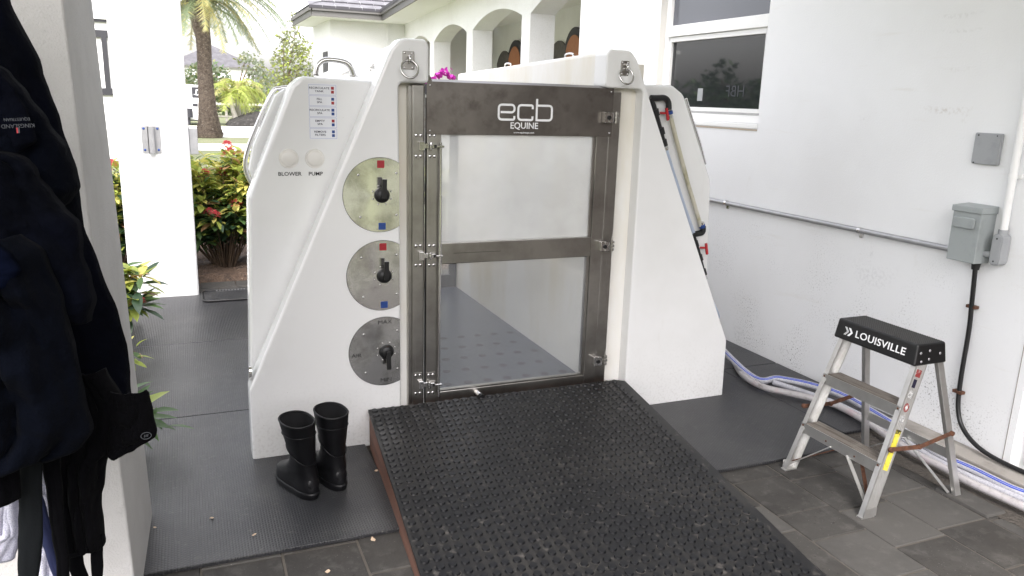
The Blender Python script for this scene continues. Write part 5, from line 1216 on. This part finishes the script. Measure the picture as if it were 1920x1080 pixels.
tree('slender_tree', 'tall thin tree with wispy pale foliage left of the tiled roof', (3.05, 27, -.07), B([(556, 40, .30, 0), (552, 75, .32, 0), (545, 100, .5, 0), (532, 72, .22, 0), (572, 88, .28, 0), (550, 125, .75, 0), (540, 150, .8, 0), (556, 165, .7, 0), (548, 190, .8, 0), (530, 205, .7, 0)], 27), 4200, .13, [LOL, LGG, LYG], 5, g, .05)
tree('round_tree', 'grey green tree standing behind the date palm trunk', (1.9, 58, -.07), B([(368, 140, .9, 0), (380, 150, 1.3, 0), (402, 152, 1.3, 1), (408, 142, .8, 0), (370, 165, 1.0, 0), (398, 172, 1.3, 1)], 58), 2600, .3, [LGG, LOL, LG], 6, g, .2)
tree('bushy_tree', 'olive green bushy tree just left of the spa above the fence', (7, 60, -.07), B([(505, 185, 1.6, 0), (488, 195, 1.4, 0), (520, 178, 1.7, 0), (500, 205, 1.3, 0), (475, 200, 1.2, 0)], 60), 2200, .3, [LOL, LG, LGG], 7, g, .2)
tree('dark_hedge', 'dark green hedge trees behind the wooden fence', (4, 64, -.07), B([(410, 195, 1.3, 0), (425, 200, 1.4, 0), (440, 198, 1.4, 0), (455, 195, 1.5, 0), (470, 205, 1.2, 0), (400, 205, 1.1, 0), (485, 210, 1.1, 0)], 64), 2600, .3, [LG, LD, LOL], 8, g, .2, cat='hedge')
tree('hazy_tree', 'pale leafy tree partly behind the far house at its right', (6, 100, -.07), B([(468, 120, 1.5, 0), (478, 128, 1.3, 0), (460, 112, 1.0, 0), (490, 152, 1.6, 0), (482, 165, 1.8, 0)], 100), 900, .5, [LGG, LOL], 9, g, .2)
tree('distant_tree', 'small round tree far beyond the arcade wing at the left', (2.2, 75, -.07), B([(350, 160, .9, 0), (356, 168, 1.1, 0)], 75), 400, .35, [LGG, LOL], 10, g, .15)
tree('thin_tree', 'sparse young tree between the slender tree and the hedge', (5.5, 50, -.07), B([(520, 165, .6, 0), (530, 150, .45, 0), (515, 180, .7, 0), (520, 195, 1.1, 0), (540, 190, 1.2, 0)], 50), 700, .22, [LGG, LOL, LYG], 12, g, .1)
tree('dark_tree', 'dark broad tree standing beyond the outbuilding, far left', (-25, 42, -.07), [(-25, 42, 1.2, 2.2), (-22, 41, 1.2, 2), (-28, 43, 1.4, 2.2), (-24, 42, 3.4, 1.1)], 2600, .5, [LD, LG], 21, 'dark trees far left', .25)
tree('dark_tree', 'second dark tree beyond the outbuilding, lower and wider', (-31, 47, -.07), [(-31, 47, 1.2, 2.4), (-36, 49, 1.4, 2.4), (-18, 38, 1.2, 1.9), (-15, 36, 1.2, 1.8)], 2600, .5, [LD, LG], 22, 'dark trees far left', .25)
# fence
t = thing('paddock_fence', 'weathered grey post and rail paddock fence beyond the driveway', 'fence', (6, 50.5, 0))
for xx in range(-4, 34, 3): MB().box((xx - .07 + .4, 50.4, -.07), (xx + .47, 50.54, 1.0)).build('post', FENCEM, t)
m_ = MB(); m_.box((-5, 50.36, .88), (34, 50.4, 1.02)); m_.build('rail', mat('top_rail_pale', (.62, .6, .57), .8), t); MB().box((-5, 50.36, .66), (34, 50.39, .78)).build('rail', DARKF, t); MB().box((-5, 50.36, .2), (34, 50.39, .27)).build('rail', FENCEM, t)
m_ = MB(); vs = []; nx, ny = 40, 14
cpile = fz(475, 237, -.06)
for j in range(ny + 1):
    for i in range(nx + 1):
        X = cpile.x - 1.3 + 4.5 * i / nx; Y = cpile.y + 2.2 * j / ny; e = max(0, 1 - ((X - cpile.x - .9) / 2.2) ** 2) * max(0, 1 - ((Y - cpile.y - 1.1) / 1.1) ** 2)
        vs.append((X, Y, -.075 + .75 * e ** .6 + (.14 * noise.noise((X * 3, Y * 3, 1)) if e > 0 else 0)))
m_.add(vs, [(j * (nx + 1) + i, j * (nx + 1) + i + 1, (j + 1) * (nx + 1) + i + 1, (j + 1) * (nx + 1) + i) for j in range(ny) for i in range(nx)])
tag(m_.build('soil_pile', PILE), 'low heap of dark soil beside the driveway', 'soil heap')

# horse trailer
TY = 44.5
t = thing('horse_trailer', 'white gooseneck horse trailer parked behind the palm trunk', 'trailer', (1, TY, -.07))
def T(u, v): p = fy(u, v, TY); return (p.x, p.z)
body = [T(300, 148), T(345, 158), T(378, 160), T(402, 168), T(403, 205), T(392, 218), T(392, 226), T(345, 224), T(345, 192), T(300, 190)]
MB().prism(body, 'y', TY, TY + 2.3).build('body', TRL, t, bevel=.06)
q0, q1 = T(359, 163), T(386, 184); 
MB().box((q0[0], TY - .02, q1[1]), (q1[0], TY - .002, q0[1])).build('dark_panel', DARKF, t)
lm = MB(); M2 = basis(((q0[0] + q1[0]) / 2, TY - .023, (q0[1] + q1[1]) / 2), (1, 0, -.1), (0, 0, 1))
for pth in ([(-.25, -.12), (.25, -.12)], [(-.12, .12), (.12, .12), (.12, -.1)], [(-.12, .14), (-.12, -.1), (-.25, -.12)], [(0, .1), (0, -.1)]): stroke(lm, [Vector(p) for p in pth], .045, .01, M2)
lm.build('logo', LETTER, t)
a, b = T(361, 194), T(371, 200); MB().box((a[0], TY - .02, b[1]), (b[0], TY - .001, a[1])).build('vent', DARKF, t)
a, b = T(347, 222), T(384, 227); MB().box((a[0], TY + .05, b[1]), (b[0], TY + 2.2, a[1] - .01)).build('underframe', DARKF, t)
m_ = MB(); a = T(353, 203); b = T(355, 232); m_.cyl((a[0], TY - .2, -.06), (a[0], TY - .2, a[1]), .07); m_.cyl((a[0], TY - .2, T(353, 220)[1]), (a[0], TY - .2, a[1]), .2); m_.build('jack_leg', DARKF, t)

# far house
HY = 120
t = thing('hip_roof_house', 'far white house with a low grey hip roof behind the palms', 'house', (5, HY, 0))
e0, e1 = fy(312, 121, HY), fy(484, 126, HY); ez = (e0.z + e1.z) / 2; ap = fy(399, 92, HY)
wd = e1.x - e0.x; dp = wd
MB().box((e0.x + .5, HY + .4, -.07), (e1.x - .5, HY + dp - .4, ez)).build('wall', WHITE, t)
MB().add([(e0.x, HY, ez), (e1.x, HY, ez), (e1.x, HY + dp, ez), (e0.x, HY + dp, ez), ((e0.x + e1.x) / 2, HY + dp / 2, ap.z + .9)], [(0, 1, 4), (1, 2, 4), (2, 3, 4), (3, 0, 4), (0, 3, 2, 1)]).build('roof', mat('pale_grey_shingle', (.085, .082, .09), .9, n=[(1.5, (.13, .127, .137), .4, .7, 6)]), t)
m_ = MB(); m_.box((e0.x - .05, HY - .08, ez - .25), (e1.x + .05, HY + .05, ez)); m_.cyl((e1.x - .7, HY + .2, -.05), (e1.x - .7, HY + .2, ez), .12, n=8); m_.build('gutter', FASC, t)

# white house with dark framed window at the far left gap
t = thing('white_outbuilding', 'white outbuilding with a black framed window at the far left', 'building', (-2, 21, 0))
MB().box((-6.5, 21, -.07), (-.95, 24, 1.55)).build('wall', WHITE, t)
q = [fy(178, 45, 21), fy(200, 57, 21), fy(190, 57, 21), fy(203, 172, 21)]
wf = MB(); z1_ = fy(190, 60, 21).z; z0_ = fy(200, 172, 21).z; xa, xb = -3.6, -1.2
for (a_, b_, c_, d_) in ((xa, z1_ - .12, xb, z1_ + .04), (xa, z0_ - .08, xb, z0_ + .08), (fy(198, 110, 21).x - .05, z0_ + .08, fy(198, 110, 21).x + .06, z1_ - .12), (xa, z1_ + .22, xb, z1_ + .3)): wf.box((a_, 20.93, b_), (c_, 20.999, d_))
MB().box((-6.5, 21.0, 1.551), (-.95, 24, 3.2)).build('upper_wall', WHITE, t)
MB().box((-6.6, 20.9, 3.21), (-.8, 24.1, 3.3)).build('roof', SOFF, t)
wf.build('window_frame', DARKF, t)
MB().box((-6.5, 20.95, -.07), (-.95, 20.999, .0)).build('brick_plinth', WOODSIDE, t)

# ================================================================== ARCADE BUILDING
ab = thing('arcade_building', 'white stable block with arched arcade and grey tiled roof', 'building', (5, 12, 0))
# arcade wall plane: x = 4.25 + .09*(y-9.8)
A0 = Vector((4.25, 9.8, 0)); AD = Vector((.09, 1, 0)).normalized(); AN = Vector((1, -.09, 0)).normalized()   # AN points away from viewer (+x)
def AP(s_, z_, d=0): return tuple(A0 + AD * s_ + AN * d + Vector((0, 0, z_)))
def hit_plane(u, v, P0, N0): d = ray(u, v); t_ = (P0 - O).dot(N0) / d.dot(N0); return O + d * t_
def As(u, v): p = hit_plane(u, v, A0, AN); return (p - A0).dot(AD), p.z
S_end = 10.0
ops = []
for (ul, vl, ur, vr, ua, va) in ((766, 92, 806, 80.6, 787, 67), (814, 78, 875, 59.6, 849, 44.4), (886.5, 56, 978.6, 28, 944.7, 13)):
    a = As(ul, vl); b = As(ur, vr); c = As(ua, va); ops.append((b[0], a[0], (a[1] + b[1]) / 2, c[1]))
a = As(995, 25); ops.append((a[0] - 2.7, a[0], a[1], a[1] + .22)); ops = ops[::-1]
EZ = As(759, 40)[1]
tw = .34
def arcz(s0, s1, zs_, za_, s_):
    hw = (s1 - s0) / 2; rise = za_ - zs_; Rr_ = (hw * hw + rise * rise) / (2 * rise); m = (s0 + s1) / 2
    return zs_ - (Rr_ - rise) + math.sqrt(max(Rr_ * Rr_ - (s_ - m) ** 2, 0))
sE = As(759, 40)[0]
wm = MB(); ztop = EZ + .0; NSEG = 16
def q4(a, b, c, d, mi=0): wm.add([a, b, c, d], [(0, 1, 2, 3)], mi)
s_prev = -4.2
for (s0, s1, zs_, za_) in ops:
    for dd in (0, tw): q4(AP(s_prev, -.07, dd), AP(s0, -.07, dd), AP(s0, ztop, dd), AP(s_prev, ztop, dd))
    q4(AP(s0, -.07, 0), AP(s0, -.07, tw), AP(s0, zs_, tw), AP(s0, zs_, 0)); q4(AP(s1, -.07, 0), AP(s1, -.07, tw), AP(s1, zs_, tw), AP(s1, zs_, 0))
    for k in range(NSEG):
        sa_, sb_ = s0 + (s1 - s0) * k / NSEG, s0 + (s1 - s0) * (k + 1) / NSEG; za2, zb2 = arcz(s0, s1, zs_, za_, sa_), arcz(s0, s1, zs_, za_, sb_)
        for dd in (0, tw): q4(AP(sa_, za2, dd), AP(sb_, zb2, dd), AP(sb_, ztop, dd), AP(sa_, ztop, dd))
        q4(AP(sa_, za2, 0), AP(sb_, zb2, 0), AP(sb_, zb2, tw), AP(sa_, za2, tw))
    s_prev = s1
for dd in (0, tw): q4(AP(s_prev, -.07, dd), AP(sE, -.07, dd), AP(sE, ztop, dd), AP(s_prev, ztop, dd))
wm.build('arcade_wall', WHITE, ab, recalc=False)
# inner corridor wall, floor, ceiling
cd = 2.3
MB().add([AP(-4.5, -.07, cd), AP(sE + .5, -.07, cd), AP(sE + .5, ztop, cd), AP(-4.5, ztop, cd)], [(0, 1, 2, 3)]).build('corridor_wall', WHITE, ab, recalc=False)
MB().add([AP(-4.5, ztop - .02, tw), AP(sE, ztop - .02, tw), AP(sE, ztop - .02, cd), AP(-4.5, ztop - .02, cd)], [(0, 1, 2, 3)]).build('corridor_ceiling', SOFF, ab, recalc=False)
MB().add([AP(-4.5, -.05, tw), AP(sE, -.05, tw), AP(sE, -.05, cd), AP(-4.5, -.05, cd)], [(0, 1, 2, 3)]).build('corridor_floor', CONC, ab, recalc=False)
# stall openings on the corridor wall with arched shutters
PC = A0 + AN * cd
def Cs(u, v): p = hit_plane(u, v, PC, AN); return (p - A0).dot(AD), p.z
def arched(s0, s1, zb, zs_, za_, d0, d1, m, name, parent):
    pts = [(s0, zb), (s1, zb)] + [(s1 + (s0 - s1) * k / 12, arcz(s0, s1, zs_, za_, s1 + (s0 - s1) * k / 12)) for k in range(13)]
    n = len(pts); mb = MB(); mb.add([AP(a, b, d0) for a, b in pts] + [AP(a, b, d1) for a, b in pts], [tuple(range(n)), tuple(range(2 * n - 1, n - 1, -1))] + [(i, (i + 1) % n, (i + 1) % n + n, i + n) for i in range(n)])
    return mb.build(name, m, parent)
for (u0, v0, ua, va, u1, v1, uo) in ((865, 118, 872, 108, 880, 112, 858), (934, 112, 949, 95, 960, 100, 976), (1032, 100, 1052, 76, 1068, 84, 1090)):
    a = Cs(u0, v0); b = Cs(u1, v1); c = Cs(ua, va); s0, s1 = min(a[0], b[0]), max(a[0], b[0]); 
    w_ = arched(s0, s1, .2, c[1] - .28, c[1], cd - .03, cd - .004, SHUT, 'stall_shutter', ab)
    # opened leaf with orange inner face, hinged on the near side
    w2 = (s1 - s0) * .9
    o_ = arched(s0 - w2, s0 - .02, .2, c[1] - .10, c[1] + .18, cd - .10, cd - .05, DARKF, 'open_shutter', ab)
    arched(s0 - w2 + .08, s0 - .10, .3, c[1] - .22, c[1] + .04, cd - .112, cd - .1005, SHUTO, 'wood_panel', o_)
for u in (858, ):
    a = Cs(849, 105); o_ = arched(a[0] - .5, a[0] + .45, .2, 2.5, 2.78, cd - .1, cd - .05, DARKF, 'open_shutter', ab); arched(a[0] - .4, a[0] + .35, .3, 2.4, 2.66, cd - .112, cd - .1005, SHUTO, 'wood_panel', o_)
# wing facing us
WYv = hit_plane(759, 40, A0, AN).y; wx0 = fy(618, 35, WYv).x; wx1 = AP(sE, 0, 0)[0] + .3
wv = MB(); wv.box((wx0, WYv, -.07), (wx1 + 3, WYv + 2.6, EZ)); wv.build('wing_wall', WHITE, ab)
MB().box((fy(727, 80, WYv).x - .02, WYv - .03, -.07), (fy(727, 80, WYv).x + .02, WYv - .001, EZ)).build('wing_pilaster', WHITE, ab)
# side door recess on the wing's left flank
m_ = MB(); m_.box((wx0 - .01, WYv + 1.0, -.05), (wx0 + .02, WYv + 1.9, 2.75)); dd_ = m_.build('side_door', SOFF, ab)
MB().box((wx0 - .02, WYv + .35, -.05), (wx0 - .011, WYv + 1.0, 2.7)).build('dark_door_leaf', DARKF, dd_)
# eaves: fascia height from photo
ov = .62; fy_ = WYv - ov
zf0 = fy(591, 30, fy_).z; zf1 = zf0 + .20; xl = fy(585, 22, fy_).x
# arcade eave plane offset
E0 = A0 - AN * .62
def EP(s_, z_, d=0): return tuple(E0 + AD * s_ + AN * d + Vector((0, 0, z_)))
# inner corner where the wing fascia meets arcade fascia
sc_ = (fy_ - E0.y) / AD.y; xc_ = E0.x + AD.x * sc_
sf = MB()
sf.add([(xl, fy_, zf0), (xc_, fy_, zf0), (wx1, WYv + .0, zf0), (wx0, WYv, zf0)], [(0, 1, 2, 3)]); sf.add([(xl, fy_, zf0), (wx0, WYv, zf0), (wx0, fy_ + 3.2, zf0), (xl, fy_ + 3.2, zf0)], [(0, 1, 2, 3)])
sf.add([EP(-5, zf0, 0), EP(-5, zf0, .9), EP(sE, zf0, .9), EP(sc_, zf0, 0)], [(0, 1, 2, 3)]); sf.build('soffit', SOFF, ab, recalc=False)
fa = MB()
fa.box((xl, fy_ - .03, zf0), (xc_, fy_, zf0 + .12)); fa.box((xl - .03, fy_ - .07, zf0 + .12), (xc_ - .02, fy_ - .005, zf1))
fa.box((xl - .03, fy_, zf0), (xl, fy_ + 3.2, zf0 + .12)); fa.box((xl - .07, fy_ - .07, zf0 + .12), (xl - .005, fy_ + 3.2, zf1))
def eb(s0, s1, d0, d1, z0, z1): 
    fa.add([EP(s0, z0, d0), EP(s1, z0, d0), EP(s1, z0, d1), EP(s0, z0, d1), EP(s0, z1, d0), EP(s1, z1, d0), EP(s1, z1, d1), EP(s0, z1, d1)], [(0, 3, 2, 1), (4, 5, 6, 7), (0, 1, 5, 4), (1, 2, 6, 5), (2, 3, 7, 6), (3, 0, 4, 7)])
eb(-5, sc_, -.03, 0, zf0, zf0 + .12); eb(-5, sc_, -.07, -.005, zf0 + .12, zf1)
fa.build('gutter', FASC, ab)
# tiled roofs: stepped courses
rf = MB(); pitch = .42; cw = .33
zr = zf1
for k in range(16):
    yy0 = fy_ - .08 + k * cw; z0_ = zr + k * cw * pitch; x0_ = xl - .08 + k * cw; x1_ = xc_ + k * cw * 1.0
    for j in range(int((x1_ - x0_) / .3) + 1):
        xa = x0_ + j * .3; xb = min(xa + .296, x1_); dz = random.uniform(0, .012)
        if xb <= xa: continue
        rf.add([(xa, yy0, z0_ + .03 + dz), (xb, yy0, z0_ + .03 + dz), (xb, yy0 + cw + .05, z0_ + cw * pitch + .02), (xa, yy0 + cw + .05, z0_ + cw * pitch + .02), (xa, yy0, z0_ - .02), (xb, yy0, z0_ - .02)], [(0, 1, 2, 3)], 0)
        rf.add([(xa, yy0, z0_ + .03 + dz), (xb, yy0, z0_ + .03 + dz), (xb, yy0, z0_ - .03), (xa, yy0, z0_ - .03)], [(3, 2, 1, 0)], 1)
    # left hip side
    rf.add([(x0_, yy0, z0_ + .03), (x0_, max(fy_ + 3.25 - k * cw, yy0 + cw), z0_ + .03), (x0_ + cw, max(fy_ + 3.25 - (k + 1) * cw, yy0 + cw), z0_ + cw * pitch + .03), (x0_ + cw, yy0 + cw, z0_ + cw * pitch + .03)], [(0, 1, 2, 3)], 0)
    # arcade side
    d0 = -.08 + k * cw; s1 = sc_ + k * cw
    rf.add([EP(-5, z0_ + .04, d0), EP(s1, z0_ + .04, d0), EP(s1 + cw, z0_ + cw * pitch + .03, d0 + cw), EP(-5, z0_ + cw * pitch + .03, d0 + cw)], [(0, 1, 2, 3)], 0)
    rf.add([EP(-5, z0_ + .04, d0), EP(s1, z0_ + .04, d0), EP(s1, z0_ - .03, d0), EP(-5, z0_ - .03, d0)], [(0, 1, 2, 3)], 1)
rf.build('tiled_roof', [ROOFT, ROOFE], ab, recalc=False)

# ================================================================== CARPORT ROOF over us and barn behind
tag(MB().box((-1.6, -.5, 3.7), (4.6, 3.95, 3.85)).build('carport_roof', SOFF), 'white flat ceiling slab over the wash bay', 'roof')
t = thing('barn', 'brown boarded barn across the lawn behind the wash bay', 'barn', (2, -20, 0))
MB().box((-12, -26, -.07), (18, -20, 4.2)).build('wall', BARN, t); MB().prism([(-26.6, 4.2), (-19.4, 4.2), (-23, 6.2)], 'x', -12.5, 18.5).build('roof', FASC, t)

# small debris
rr = random.Random(12); m_ = None
for i, (u, v) in enumerate(((397, 972), (477, 1003), (500, 1031), (615, 1072), (700, 1012), (290, 990), (590, 1018), (705, 884), (585, 695 + 60), (1210, 756 + 3))):
    zz = .019 if v < 1005 else .001
    p = fz(u, v, zz); a = rr.uniform(0, 6.3); mb = MB(); s_ = rr.uniform(.007, .013)
    if u > 1200: continue
    pts = [(p.x + s_ * math.cos(a + k) * rr.uniform(.5, 1.2), p.y + s_ * math.sin(a + k) * rr.uniform(.5, 1.2), zz + rr.uniform(.001, .006)) for k in range(6)]
    mb.add(pts + [(p.x, p.y, zz + .002)], [(k, (k + 1) % 6, 6) for k in range(6)])
    o = tag(mb.build('fallen_leaf', PUFF), 'small dry leaf fragment lying on the floor', 'leaf', 'dry leaf fragments on the floor')
